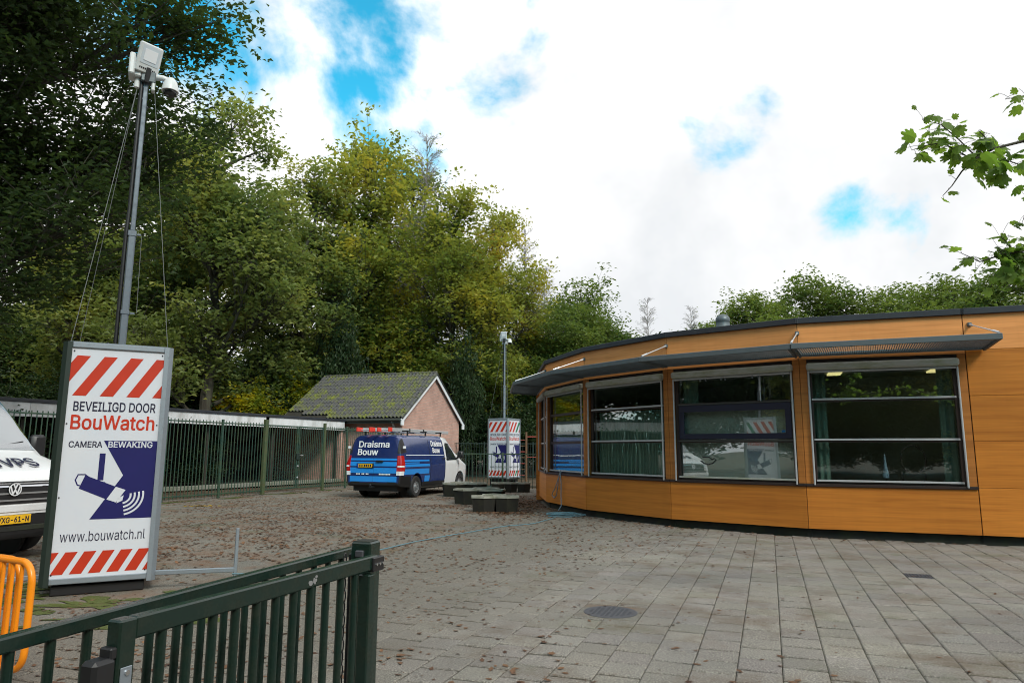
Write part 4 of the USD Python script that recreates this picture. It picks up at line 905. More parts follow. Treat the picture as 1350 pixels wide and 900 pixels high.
    for s_, y0, y1, z0, z1 in (('Draisma', 2.05, 2.83, 1.55, 1.74), ('Bouw', 2.12, 2.64, 1.34, 1.51)):
        zc_ = (z0 + z1) / 2; xs = None
        vt, ft = lettering(s_, (y1 - y0) * S, (z1 - z0) * S, True, .003)
        n_ = np.array([1, 0, .19]); n_ /= np.linalg.norm(n_); up_ = np.array([-.19, 0, 1]); up_ /= np.linalg.norm(up_)
        xb = (.962 - (z0 - 1.02) * .19 * .92) * S + .012
        m = MB((xb, y0 * S, z0 * S), (0, 1, 0), up_, n_); m.raw(vt, ft); part(t, 'lettering', m, 'white_print')
    # roof bars
    for y in (.7, 1.9, 3.0):
        m = MB(); m.bar((-.78 * S, y * S, 2.06 * S - .06), (.78 * S, y * S, 2.06 * S - .06), .05, .035)
        for sx in (-1, 1): m.bar((sx * .74 * S, y * S, 1.87 * S), (sx * .74 * S, y * S, 2.06 * S - .05), .05, .03)
        part(t, 'roof_bar', m, 'black_plastic')
    return t
bv = blue_van()
vx = stage.GetPrimAtPath(bv).GetAttribute('xformOp:translate').Get()
def ladder(label, x, y0, y1, z, wdt, ends):
    t = thing('ladder', label, 'ladder', vx, -20.2, None)
    for sx in (-1, 1):
        m = MB(); m.box(x + sx * wdt / 2 - .018, x + sx * wdt / 2 + .018, y0, y1, z, z + .11, .006); r_ = part(t, 'rail', m, 'aluminium')
        for k, c in enumerate(ends):
            m = MB(); m.box(x + sx * wdt / 2 - .026, x + sx * wdt / 2 + .026, c[0], c[1], z - .008, z + .118, .006); part(r_, 'end_cap' if k == 0 else 'bracket', m, c[2])
    for y in np.arange(y0 + .2, y1 - .1, .28):
        m = MB(); m.tube([(x - wdt / 2, y, z + .045), (x + wdt / 2, y, z + .045)], .016, 8); part(t, 'rung', m, 'aluminium')
ladder('aluminium ladder with red ends lying nearest the roof edge of the blue van',   .38, -.10, 4.25, 2.10, .40, [(-.11, .08, 'ladder_red'), (1.2, 1.28, 'black_plastic'), (2.2, 2.28, 'black_plastic')])
ladder('longer aluminium ladder with broad red brackets on the far half of the van roof', -.30, -.18, 4.45, 2.105, .46, [(-.19, .12, 'ladder_red'), (.5, .85, 'ladder_red'), (1.9, 2.0, 'black_plastic')])

def white_van():
    az = rad(110.1)
    c = gz(27, 643, .97); c = np.array([-6.72, 9.60])
    t = thing('white_van', 'white delivery van with black grille and yellow plate, parked behind the near sign', 'van', (c[0], c[1], 0), -110.1)
    st = [(0.0, .36, .62, .98, .80, .84, .74), (-.04, .30, .72, 1.10, .92, .95, .86), (-.16, .28, .88, 1.20, .985, 1.0, .92), (-.45, .28, 1.05, 1.33, 1.01, 1.02, .95), (-.80, .28, 1.15, 1.43, 1.01, 1.02, .95), (-.98, .28, 1.2, 1.58, 1.01, 1.02, .93),
          (-1.35, .28, 1.22, 1.98, 1.01, 1.02, .88), (-1.72, .28, 1.22, 2.30, 1.01, 1.02, .84), (-2.05, .28, 1.22, 2.42, 1.01, 1.02, .83), (-2.6, .28, 1.22, 2.46, 1.01, 1.02, .84), (-5.8, .30, 1.22, 2.46, 1.01, 1.02, .85), (-5.95, .34, 1.22, 2.40, .96, .98, .80)]
    v, f = loft(st); body = solid(v, f)
    for y in (-1.0, -4.65): body -= cyl_x(y, .36, .44, -2, 2) - cyl_x(y, .36, .6, -.6, .6)
    off = lambda dx, dy, dz: solid(v * np.array([1 + dx, 1, 1]) + np.array([0, dy, dz]), f)
    part(t, 'body', body ^ cube(-2, 2, -7, 1, .62, 3), 'van_white', smooth=35)
    part(t, 'bumper', body ^ cube(-2, 2, -7, 1, .1, .616), 'black_plastic', smooth=35)
    part(t, 'bumper_band', off(.004, .012, 0) ^ prism_y([(-1.2, .66), (1.2, .66), (1.2, .74), (-1.2, .74)], -.35, .2), 'van_white', smooth=35)
    part(t, 'windscreen', off(0, .008, .006) ^ prism_x([(-.93, 1.46), (-1.72, 2.26), (-1.6, 2.5), (-.5, 1.6)], -.86, .86), 'windscreen', smooth=35)
    part(t, 'dark_cabin', (body ^ prism_x([(-.96, 1.47), (-1.70, 2.22), (-1.66, 2.3), (-.86, 1.5)], -.84, .84)), 'van_glass')
    part(t, 'grille', off(0, .006, 0) ^ prism_y([(-.80, .76), (.80, .76), (.86, 1.03), (-.86, 1.03)], -.25, .2), 'black_plastic', smooth=35)
    for z in (.80, .89, .985):
        part(t, 'grille_bar', off(0, .014, 0) ^ prism_y([(-.78, z), (.78, z), (.80, z + .022), (-.80, z + .022)], -.25, .2), 'chrome' if z > .95 else 'rim_grey', smooth=35)
    part(t, 'hood_edge', off(0, .012, .004) ^ prism_y([(-.88, 1.045), (.88, 1.045), (.88, 1.06), (-.88, 1.06)], -.3, .2), 'black_plastic')
    for sx in (-1, 1):
        part(t, 'headlight', off(.004, .010, 0) ^ cube(*((.66, 1.2) if sx > 0 else (-1.2, -.66)), -.5, .2, .80, 1.06), 'lamp_white', smooth=35)
        part(t, 'door_window', off(.005, 0, 0) ^ prism_x([(-1.25, 1.30), (-2.35, 1.30), (-2.35, 2.05), (-1.72, 2.08)], *((.4, 2) if sx > 0 else (-2, -.4))), 'van_glass', smooth=35)
        m = MB(); m.box(sx * 1.22 - .12, sx * 1.22 + .12, -1.42, -1.26, 1.36, 1.72, .05); m.bar((sx * 1.0, -1.35, 1.42), (sx * 1.15, -1.35, 1.45), .06, .05); part(t, 'mirror', m, 'black_plastic', smooth=40)
        for y in (-1.0, -4.65):
            wheel(t, sx * 1.0, y, .345, sx); m = MB(); m.cyl((sx * .61, y, .36), (sx * .66, y, .36), .44, 24); part(t, 'wheel_well', m, 'black_plastic')
    # wiper, badge, decal, plate
    m = MB(); m.bar((.75, -.90, 1.50), (.05, -.98, 1.60), .025, .02); m.bar((-.15, -.90, 1.50), (-.75, -1.0, 1.60), .025, .02); part(t, 'wiper', m, 'black_plastic')
    bz, r_ = .955, .085
    yb = .028
    mk = lambda: MB((0, yb, bz), (-1, 0, 0), (0, 0, 1), (0, 1, 0))
    m = mk(); m.poly(Point(0, 0).buffer(r_), -.05, 0); bd = part(t, 'badge', m, 'black_plastic')
    m = mk(); m.poly(Point(0, 0).buffer(r_).difference(Point(0, 0).buffer(r_ * .86)), 0, .006)
    inn_ = Point(0, 0).buffer(r_ * .80)
    V_ = LineString([(-.030, .075), (0, .012), (.030, .075)]).buffer(.0085, join_style=2, cap_style=2)
    W_ = LineString([(-.066, .05), (-.030, -.062), (0, -.008), (.030, -.062), (.066, .05)]).buffer(.0085, join_style=2, cap_style=2)
    m.poly(unary_union([V_, W_]).intersection(Point(0, 0).buffer(r_ * .84)), 0, .006); part(bd, 'badge_letters', m, 'lamp_white')
    sl = math.atan2(1.43 - 1.20, .64)
    hd_ = lambda x, yv: None
    up_ = np.array([0, -math.cos(.42), math.sin(.42)]); n_ = np.array([0, math.sin(.42), math.cos(.42)])
    vt, ft = lettering('VPS', .50, .27, True, .003)
    m = MB((.06, -.20, 1.256), (-1, 0, 0), up_, n_); m.raw(vt + np.array([.06, 0, .0]), ft); part(t, 'lettering', m, 'ink')
    m = MB((.06, -.20, 1.256), (-1, 0, 0), up_, n_); m.poly(Polygon([(-.13, .0), (.0, 0), (.01, .15), (-.05, .25), (-.13, .17)]).buffer(.01), 0, .003); part(t, 'emblem', m, 'ink')
    m = MB((0, .02, .50), (-1, 0, 0), (0, 0, 1), (0, 1, 0)); m.box(-.26, .26, 0, .115, -.01, .008, .003); pl = part(t, 'number_plate', m, 'plate_yellow')
    m = MB((0, .02, .50), (-1, 0, 0), (0, 0, 1), (0, 1, 0)); m.box(-.258, -.215, .002, .113, .008, .010); part(pl, 'country_strip', m, 'plate_blue')
    vt, ft = lettering('VXG-61-N', .42, .075, True, .002); m = MB((0, .02, .50), (-1, 0, 0), (0, 0, 1), (0, 1, 0)); m.raw(vt + np.array([-.19, .02, .0085]), ft); part(pl, 'lettering', m, 'ink')
    m = MB(); m.box(-.7, .7, -.01, .008, .40, .47, .01); part(t, 'lower_intake', m, 'plinth_black')
white_van()

# ================================================================== BRICK SHED
SA, SW, SL, SE, SR = 20.3, 6.67, 6.97, 3.16, 5.48
shed = thing('brick_shed', 'small brick shed with mossy tiled gable roof and white bargeboards', 'shed', (-5.133, 33.3, 0), -SA)
def uvmesh(faces):
    v, f, uv, n = [], [], [], 0
    for P in faces:
        P = np.array(P, float); a = P[1] - P[0]; a /= np.linalg.norm(a); nn = np.cross(P[1] - P[0], P[2] - P[0]); nn /= np.linalg.norm(nn); b = np.cross(nn, a)
        v.append(P); uv.append(np.c_[(P - P[0]) @ a, P @ b]); f += [(n, n + k, n + k + 1) for k in range(1, len(P) - 1)]; n += len(P)
    return (np.vstack(v), np.array(f)), np.vstack(uv)
wz = SE + .02
gx, gy_ = .0, .0
rz_ = lambda y: SE + (SR - SE) * (1 - abs(y - SW / 2) / (SW / 2)) - .06
w0 = .12
faces = [[(-SL + w0, w0, 0), (-w0, w0, 0), (-w0, w0, wz), (-SL + w0, w0, wz)],
         [(-w0, w0, 0), (-w0, SW - w0, 0), (-w0, SW - w0, rz_(SW - w0)), (-w0, SW / 2, rz_(SW / 2)), (-w0, w0, rz_(w0))],
         [(-w0, SW - w0, 0), (-SL + w0, SW - w0, 0), (-SL + w0, SW - w0, wz), (-w0, SW - w0, wz)],
         [(-SL + w0, SW - w0, 0), (-SL + w0, w0, 0), (-SL + w0, w0, rz_(w0)), (-SL + w0, SW / 2, rz_(SW / 2)), (-SL + w0, SW - w0, rz_(SW - w0))]]
for nm, fc in zip(('long_wall', 'gable_wall', 'long_wall', 'gable_wall'), faces):
    m, uv = uvmesh([fc]); part(shed, nm, m, 'brick', uv=uv)
def pantiles(mb, sgn, skip):
    sl = math.hypot(SW / 2 + .22, (SR - SE) * (SW / 2 + .22) / (SW / 2)); d = np.array([0, -sgn * SW / 2, -(SR - SE)]); d /= np.linalg.norm(d)
    up = np.array([0, sgn * (-(SR - SE)), SW / 2]); up = np.array([0, -sgn * (SR - SE), SW / 2]); up /= np.linalg.norm(up)
    rows, cols = 12, 34; rl = sl / rows; cw = (SL + .10) / cols
    th = np.linspace(0, 1, 6)
    prof = .095 * np.array([.15, .75, 1.0, .75, .1, .0]) - .0
    for r in range(rows):
        for c in range(cols):
            if skip and skip(r, c): continue
            x0 = .06 - SL - .05 + c * cw; j = RNG.normal(0, .006, 3)
            o = np.array([x0, SW / 2, SR - .0]) + d * (r * rl - .03 + j[0])
            P = []
            for s_, lift in ((0, .012), (rl + .05, .040)):
                for t, h in zip(th, prof): P.append(o + np.array([t * (cw + .012) + j[1], 0, 0]) + d * s_ + up * (h + lift + j[2]))
            for t, h in zip(th, prof): P.append(o + np.array([t * (cw + .012) + j[1], 0, 0]) + d * (rl + .05) + up * (h + .024 + j[2]))
            F = []
            for k in range(5):
                for q in (0, 6):
                    a, b, e, g = q + k, q + k + 1, q + k + 6, q + k + 7
                    F += [(a, e, g), (a, g, b)] if sgn > 0 else [(a, g, e), (a, b, g)]
            mb.raw(P, F)
    return mb
m = MB(); y0 = -.24; ze0 = SE - (SR - SE) * .24 / (SW / 2)
for s_ in (0, 1):
    yy_ = (y0, SW / 2) if s_ == 0 else (SW + .24, SW / 2)
    a, b = np.array([0, yy_[0], ze0 - .02]), np.array([0, yy_[1], SR - .02])
    m.bar((-SL / 2, *(a[1:])), (-SL / 2, *(b[1:])), SL + .02, .05, up=(0, 0, 1))
roof = part(shed, 'roof', m, 'plank_dark')
part(roof, 'roof_tiles', pantiles(MB(), 1, lambda r, c: (r == 11 and c < 13) or (r == 10 and c < 5)), 'roof_tile', smooth=40, kind='stuff')
part(roof, 'roof_tiles', pantiles(MB(), -1, None), 'roof_tile', smooth=40, kind='stuff')
for k in range(17):
    x = -SL + .03 + k * (SL / 17)
    m = MB(); m.tube([(x, SW / 2, SR + .055), (x + .36, SW / 2, SR + .055), (x + .42, SW / 2, SR + .065)], [.085, .10, .112], 10); part(roof, 'ridge_tile', m, 'roof_tile', smooth=40)
for y_a, y_b in ((-.26, SW / 2 - .02), (SW + .26, SW / 2 + .02)):
    for x, wd in ((.02, .045), (-SL - .0, .045)):
        za, zb_ = SE - (SR - SE) * .26 / (SW / 2), SR - .03
        m = MB(); m.bar((x, y_a, za - .11), (x, y_b, zb_ - .11), wd, .19, up=(0, 0, 1)); part(shed, 'bargeboard', m, 'bargeboard')
        if x > -1:
            m = MB(); m.bar((x + .02, y_a, za + .03), (x + .02, y_b, zb_ + .03), .10, .07); part(shed, 'verge', m, 'gutter_dark')
            m = MB(); m.box(x - .024, x + .026, min(y_a, y_a + .22 * np.sign(y_b - y_a)) - .02, max(y_a, y_a + .22 * np.sign(y_b - y_a)), za - .30, za - .06); part(shed, 'board_end', m, 'bargeboard')
m = MB(); m.tube([(-SL, -.30, ze0 - .06), (-.02, -.30, ze0 - .06)], .07, 10); part(shed, 'gutter', m, 'gutter_dark', smooth=40)
m = MB(); m.box(-SL, -.03, -.25, -.20, ze0 - .22, ze0 - .02); part(shed, 'eaves_board', m, 'gutter_dark')
m = MB(); m.tube([(-.5, -.26, ze0 - .1), (-.5, .0, ze0 - .45), (-.5, .05, ze0 - .5), (-.5, .05, .1)], .045, 8); part(shed, 'downpipe', m, 'rim_grey', smooth=40)

# ================================================================== OPEN SHELTER WITH WHITE FASCIA
cp0, cp1 = np.array([-12.4, 25.0]), np.array([-8.1, 34.0]); cd = (cp1 - cp0) / np.linalg.norm(cp1 - cp0); CL = np.linalg.norm(cp1 - cp0)
cp = thing('open_shelter', 'long flat-roofed open shelter with weathered white fascia behind the tall fence', 'shelter', (cp0[0], cp0[1], 0), -deg(math.atan2(cd[0], cd[1])))
T0 = -9.0
for a, b in ((T0, -4.6), (-4.59, 2.2), (2.21, 4.86), (5.05, CL - 2.6), (CL - 2.59, CL)):
    m = MB(); m.box(-.04, 0, a, b, 2.44, 2.86, .004); part(cp, 'fascia_board', m, 'fascia_white')
m = MB(); m.box(-5.2, .05, T0, CL + .02, 2.865, 2.97, .01); part(cp, 'roof', m, 'roof_black')
m = MB(); m.box(-5.1, -.06, T0, CL, 2.66, 2.72); part(cp, 'ceiling', m, 'plank_dark')
k = 0
for y in np.arange(T0, CL, .62):
    m = MB(); m.box(-5.0, -4.95, y, y + .60, 0, 2.66, .004); part(cp, 'back_board', m, 'plank_dark')
for y in (T0 + .2, -4.6, -1.2, 2.2, 5.6, CL - .2):
    m = MB(); m.box(-.40, -.28, y - .06, y + .06, 0, 2.66, .006); part(cp, 'post', m, 'plank_dark')
m = MB(); m.box(-.30, -.05, T0, CL, 0, .16, .015); part(cp, 'kerb', m, 'concrete_kerb')
m = MB(); m.box(-5.1, -.30, T0, CL, -.02, .05); part(cp, 'slab', m, 'concrete_kerb')
m = MB(); m.box(-5.1, -.1, CL - .14, CL - .02, .05, 2.64); m_, uv = uvmesh([[(-5.1, CL - .15, .05), (-.1, CL - .15, .05), (-.1, CL - .15, 2.64), (-5.1, CL - .15, 2.64)], [(-.1, CL - .15, .05), (-.1, CL - .0, .05), (-.1, CL, 2.64), (-.1, CL - .15, 2.64)]]); part(cp, 'end_wall', m_, 'brick', uv=uv)

# ================================================================== FENCES
def bar_fence(name, label, cat, p0, az, segs, h, pitch, mat_bar, posts, post_w=.07, post_h=None, bar_w=.022, rails=(.14, None), gap_top=.07, skip=(), parent=None, over=.0):
    t = thing(name, label, cat, (p0[0], p0[1], 0), -az)
    for a, b in segs:
        for z in (rails[0], h - gap_top):
            m = MB(); m.box(-.02, .02, a + .02, b - .02, z - .02, z + .02, .004); part(t, 'rail', m, mat_bar)
        n = max(1, int(round((b - a) / pitch)))
        for k in range(1, n):
            y = a + (b - a) * k / n
            m = MB(); m.box(-bar_w / 2, bar_w / 2, y - bar_w / 2, y + bar_w / 2, rails[0] - .08, h + over, .003); part(t, 'bar', m, mat_bar)
    for y in posts:
        m = MB(); m.box(-post_w / 2, post_w / 2, y - post_w / 2, y + post_w / 2, 0, (post_h or h) + .04, .006); part(t, 'post', m, mat_bar)
    return t
FA = 21.9; F0 = np.array([-9.952, 20.224]); fd = np.array([math.sin(rad(FA)), math.cos(rad(FA))])
tf = bar_fence('tall_fence', 'tall green steel bar fence in front of the open shelter', 'fence', F0, FA, [(-9.2, -7.0), (-7.0, -4.7), (-4.7, -2.3), (-2.3, 0.0), (0.0, 2.14), (2.14, 4.04), (7.42, 8.83), (8.83, 11.2), (11.2, 13.4)], 2.40, .137, 'fence_paint', (-7.0, -4.7, -2.3, 0.0, 2.14, 8.83, 11.2), over=.0)
gt = thing('fence_gate', 'double-leaf green bar gate with lock between mossy posts of the tall fence', 'gate', F0, -FA)
for y, w in ((4.10, .12), (7.36, .10)):
    m = MB(); m.box(-w / 2, w / 2, y - w / 2, y + w / 2, 0, 2.52, .01); part(gt, 'gate_post', m, 'mossy_paint')
for a, b in ((4.19, 5.80), (5.86, 7.29)):
    m = MB()
    for z in (.16, 2.33): m.box(-.02, .02, a, b, z - .025, z + .025, .004)
    for y in (a + .02, b - .02): m.box(-.022, .022, y - .022, y + .022, .14, 2.36, .004)
    lf = part(gt, 'leaf_frame', m, 'fence_paint')
    n = 13
    for k in range(1, n):
        y = a + (b - a) * k / n; m = MB(); m.box(-.010, .010, y - .010, y + .010, .18, 2.31, .003); part(lf, 'bar', m, 'fence_paint')
m = MB(); m.box(.0, .06, 5.74, 5.92, 1.15, 1.38, .01); lk = part(gt, 'lock_box', m, 'dark_green_and_shade')
m = MB(); m.tube([(.06, 5.9, 1.30), (.10, 5.9, 1.30), (.10, 6.02, 1.30)], .012, 6); part(lk, 'handle', m, 'aluminium')
for z in (.9, .5):
    m = MB(); m.box(.02, .05, 5.80, 5.86, z, z + .05); part(gt, 'hinge', m, 'aluminium')
bar_fence('low_fence', 'low dark green bar fence between the vans yard and the distant sign', 'fence', (-3.4, 27.45), 90.0, [(0, 3.06), (3.06, 4.95)], 1.40, .148, 'fence_paint', (0, 3.06), post_w=.075, gap_top=.02)
bar_fence('rear_fence', 'dark fence before the undergrowth behind the distant sign', 'fence', (-4.2, 39.0), 90.0, [(0, 2.7), (2.7, 5.4), (5.4, 8.1)], 1.95, .14, 'dark_green_and_shade', (0, 2.7, 5.4, 8.1), gap_top=.05)

# climbing frame
t = thing('climbing_frame', 'wooden climbing frame with red rungs and red bar beyond the low fence', 'play equipment', (.2, 35.5, 0), -10)
for x, h in ((0, 2.3), (.55, 2.45), (1.15, 2.35)):
    m = MB(); m.tube([(x, 0, 0), (x, 0, h)], .055, 10); part(t, 'post', m, 'post_brown', smooth=40)
for k in range(7):
    m = MB(); m.tube([(0, 0, .3 + k * .29), (.55, 0, .3 + k * .29)], .022, 8); part(t, 'rung', m, 'red_rung' if k % 2 == 0 else 'post_brown')
m = MB(); m.tube([(.55, 0, 2.2), (1.25, 0, 2.2)], .03, 8); part(t, 'top_bar', m, 'red_rung', smooth=40)
m = MB(); m.tube([(.6, 0, 1.2), (1.15, 0, 1.2)], .025, 8); part(t, 'top_bar', m, 'red_rung', smooth=40)

# ================================================================== PLANTERS
def planter(label, c, rot, s, lobes, leafy):
    t = thing('planter', label, 'planter', (c[0], c[1], 0), rot, 'concrete planters in front of the low fence')
    R = .42 * s; a_ = R * math.sqrt(3) / 2; H = .43 * s ** .5
    hexa = lambda x, y, r: Polygon([(x + r * math.cos(rad(30 + 60 * k)), y + r * math.sin(rad(30 + 60 * k))) for k in range(6)])
    sites = {'three': [(-a_, -R * .5), (a_, -R * .5), (0, R)], 'two': [(-a_, 0), (a_, 0)], 'row': [(-2 * a_, 0), (0, 0), (2 * a_, 0)], 'four': [(-a_, -R * .5), (a_, -R * .5), (0, R), (-2 * a_, R)]}[lobes]
    def ring(scale, z): return [(hexa(x, y, R * scale), z) for x, y in sites]
    m = MB()
    for x, y in sites:
        top, bot = hexa(x, y, R * 1.0), hexa(x, y, R * .90)
        P, Q = np.array(top.exterior.coords)[:-1], np.array(bot.exterior.coords)[:-1]
        hull = trimesh.convex.convex_hull(np.vstack([np.c_[P, np.full(6, H - .05)], np.c_[Q, np.zeros(6)]])); m.raw(hull.vertices, hull.faces)
    bd = part(t, 'tub', m, 'planter_concrete')
    u = unary_union([hexa(x, y, R * 1.045) for x, y in sites]).buffer(.012).buffer(-.012); inn = unary_union([hexa(x, y, R * .84) for x, y in sites]).buffer(-.0)
    m = MB(); m.poly(u.difference(inn), H - .05, H + RNG.normal(0, .004)); part(t, 'rim', m, 'planter_rim')
    m = MB(); m.poly(inn.buffer(.01), H - .052, H - .03); part(t, 'soil', m, 'soil')
    if leafy:
        pts = np.array([(x, y) for x, y in [(RNG.uniform(-1, 1), RNG.uniform(-1, 1)) for _ in range(140)] if inn.contains(Point(x, y))])
        part(t, 'leaf_litter', leaf_shapes(pts, RNG.uniform(.05, .10, len(pts)), H - .03, np.random.default_rng(5)), 'leaf_fallen', kind='stuff')
planter('nearest dark concrete planter of joined hexagons, frontmost of the group', (-.42, 18.1), 4, .80, 'three', True)
planter('wide dark concrete planter with leaves on top, just behind the nearest planter', (-.86, 20.6), -14, .98, 'three', True)
planter('dark concrete planter standing by the front wheel of the blue van', (-1.62, 24.2), 12, 1.0, 'three', False)
planter('dark concrete planter in a row of three lobes close to the low fence', (-.02, 26.35), 2, .66, 'row', False)

# ================================================================== FOREGROUND GATE AND FENCE
A_, B_ = np.array([-.604, 3.129]), np.array([-1.046, 1.968]); C_, D_ = np.array([-.756, 3.523]), np.array([-1.262, 1.816])
gd = (A_ - B_) / np.linalg.norm(A_ - B_); azg = deg(math.atan2(gd[0], gd[1])); GL = np.linalg.norm(A_ - B_)
g = thing('swing_gate', 'dark green steel bar gate with lock box standing open in the foreground', 'gate', (B_[0], B_[1], 0), -azg)
m = MB(); m.box(-.02, .02, .03, GL + .02, .992, 1.05, .005); part(g, 'top_rail', m, 'green_paint')
m = MB(); m.box(-.025, .025, .03, GL, .10, .16, .006); part(g, 'bottom_rail', m, 'green_paint')
m = MB(); m.box(-.025, .025, -.025, .03, .06, 1.05, .005); st_ = part(g, 'stile', m, 'green_paint')
m = MB(); m.box(-.028, .028, GL - .06, GL - .012, .16, .978, .005); part(g, 'stile', m, 'green_paint')
m = MB(); m.box(-.028, .028, -.095, -.027, .45, .962, .010); lk = part(g, 'lock_box', m, 'black_plastic')
m = MB(); m.box(.0255, .029, -.016, .020, .82, .93, .0015); pl = part(st_, 'lock_plate', m, 'galvanised')
for z in (.915, .84):
    m = MB(); m.cyl((.028, .003, z), (.033, .003, z), .007 if z > .9 else .014, 12); part(st_, 'screw', m, 'black_plastic' if z < .9 else 'chrome')
m = MB(); m.box(-.022, .022, -.045, -.024, .955, .985, .004); part(g, 'catch', m, 'black_plastic')
for k, y in enumerate(np.linspace(.135, GL - .13, 11)):
    m = MB(); m.tube([(0, y, .14), (0, y, 1.0)], .015, 12); part(g, 'bar', m, 'green_paint', smooth=40)
m = MB(); m.box(-.031, .031, GL - .03, GL + .055, .985, 1.045, .004); hb = part(g, 'hinge_bracket', m, 'black_plastic')
for y in (GL - .01, GL + .015, GL + .04):
    m = MB(); m.cyl((.031, y, 1.015), (.036, y, 1.015), .006, 8); part(hb, 'bolt', m, 'chrome')
m = MB((.0202, GL * .655, 1.022), (0, 1, 0), (0, 0, 1), (1, 0, 0)); gm = np.random.default_rng(8)
for k in range(9):
    a = np.linspace(0, 2 * PI, 9, endpoint=False); q = Polygon(np.c_[gm.normal(0, .012) + gm.uniform(.004, .012) * np.cos(a), gm.normal(0, .009) + gm.uniform(.003, .011) * np.sin(a)]); m.poly(q, 0, .0006 + .00003 * k)
part(g, 'paint_chip', m, 'rim_grey', kind='stuff')
m = MB()
for k, z in enumerate(np.linspace(1.04, .35, 15)):
    a = np.linspace(0, 2 * PI, 10, endpoint=False)
    q = np.c_[(.008 if k % 2 else .001) * np.cos(a), (.001 if k % 2 else .008) * np.cos(a), .028 * np.sin(a)]
    m.tube(q + np.array([-.075, GL - .09, z]), .003, 5, closed=True)
part(g, 'chain', m, 'black_plastic', kind='stuff')

c_dir = (C_ - D_) / np.linalg.norm(C_ - D_); azf = deg(math.atan2(c_dir[0], c_dir[1])); FL = np.linalg.norm(C_ - D_)
h_ = thing('front_fence', 'dark green bar fence with square post running just behind the open gate', 'fence', (D_[0], D_[1], 0), -azf)
ST = -1.3
m = MB(); m.box(-.02, .02, ST, FL + .06, 1.0, 1.04, .005); part(h_, 'top_rail', m, 'green_paint')
m = MB(); m.box(-.022, .022, ST, FL + .06, .10, .15, .006); part(h_, 'bottom_rail', m, 'green_paint')
y = FL - .03
while y > ST:
    m = MB(); m.tube([(0, y, .12), (0, y, 1.01)], .0135, 10); part(h_, 'bar', m, 'green_paint', smooth=40); y -= .115
pp = np.array([-.672, 3.33]); q = pp - D_; rt_ = np.array([c_dir[1], -c_dir[0]]); px, py = q @ rt_, q @ c_dir
m = MB(); m.box(px - .05, px + .05, py - .05, py + .05, 0, 1.085, .007)
post = part(h_, 'gate_post', m, 'green_paint')
m = MB(); m.box(px - .041, px + .041, py - .041, py + .041, 1.084, 1.089, .002); part(post, 'cap', m, 'plinth_black')
m = MB(); m.box(px - .072, px - .052, py - .03, py + .01, .2, 1.03, .004); part(post, 'stop_strip', m, 'black_plastic')
m = MB(); m.box(px - .02, px + .02, py - .066, py - .048, 1.02, 1.05, .004); part(post, 'hinge', m, 'cast_iron')

# ================================================================== ORANGE BARRIER
t = thing('crowd_barrier', 'orange tubular crowd barrier with rounded corners beside the near sign', 'barrier', (-2.96, 4.48, 0), 152.0)
def barrier(parent, y, x0, x1, z0, z1, r=.021):
    c = .12
    P = []
    for cx, cz, a0 in ((x0 + c, z1 - c, 90), (x0 + c, z0 + c, 180), (x1 - c, z0 + c, 270), (x1 - c, z1 - c, 0)):
        for a in np.linspace(a0, a0 + 90, 7): P.append((cx + c * math.cos(rad(a)), y, cz + c * math.sin(rad(a))))
    m = MB(); m.tube(P, r, 10, closed=True); part(parent, 'frame_tube', m, 'orange_paint', smooth=True)
    for x in np.arange(x0 + .12, x1 - .05, .105):
        m = MB(); m.tube([(x, y, z0), (x, y, z1)], .0125, 8); part(parent, 'bar', m, 'orange_paint', smooth=True)
barrier(t, 0, 0.0, 2.1, .16, .80)
for x in (.75, 1.8):
    m = MB(); m.tube([(x, -.25, .03), (x, -.1, .10), (x, 0, .16), (x, .1, .10), (x, .25, .03)], .02, 8); part(t, 'foot', m, 'orange_paint', smooth=True)
t2 = thing('crowd_barrier', 'second orange crowd barrier leaning close behind the first at the left edge', 'barrier', (-3.20, 4.72, 0), 153.0)
barrier(t2, 0, 0.0, 2.1, .14, .78)
for x in (.75, 1.8):
    m = MB(); m.tube([(x, -.25, .03), (x, -.1, .09), (x, 0, .14), (x, .1, .09), (x, .25, .03)], .02, 8); part(t2, 'foot', m, 'orange_paint', smooth=True)

# ================================================================== CABLES
def cable(name, label, cat, pts, r, mt, wob=.02, seed=0):
    P = np.array(pts, float); rg = np.random.default_rng(seed)
    s = np.r_[0, np.cumsum(np.linalg.norm(np.diff(P, axis=0), axis=1))]; k = max(8, int(s[-1] / .12)); tt = np.linspace(0, s[-1], k)
    Q = np.c_[[np.interp(tt, s, P[:, a]) for a in range(3)]].T
    w = np.cumsum(rg.normal(0, 1, (k, 2)), 0); w -= np.linspace(0, 1, k)[:, None] * w[-1]; w *= wob / max(1, np.abs(w).max()) * 3
    Q[:, :2] += w; Q = np.apply_along_axis(lambda a: np.convolve(np.pad(a, 2, 'edge'), np.ones(5) / 5, 'valid'), 0, Q)
    m = MB(); m.tube(Q, r, 6); return single(name, m, mt, label, cat, smooth=True)
pt = lambda u, v, z=.016: gz(u, v, z)
cable('ground_cable', 'pale blue cable trailing over the paving from the near sign to the pavilion', 'cable', [gz(300, 756, .18), gz(330, 756, .10), gz(380, 752, .03), pt(505, 722), pt(540, 714), pt(600, 703), pt(625, 699), pt(660, 693), pt(700, 690), pt(722, 684), pt(735, 680)], .008, 'rope_blue', .03, 1)
cp_ = gz(744, 680); m = MB()
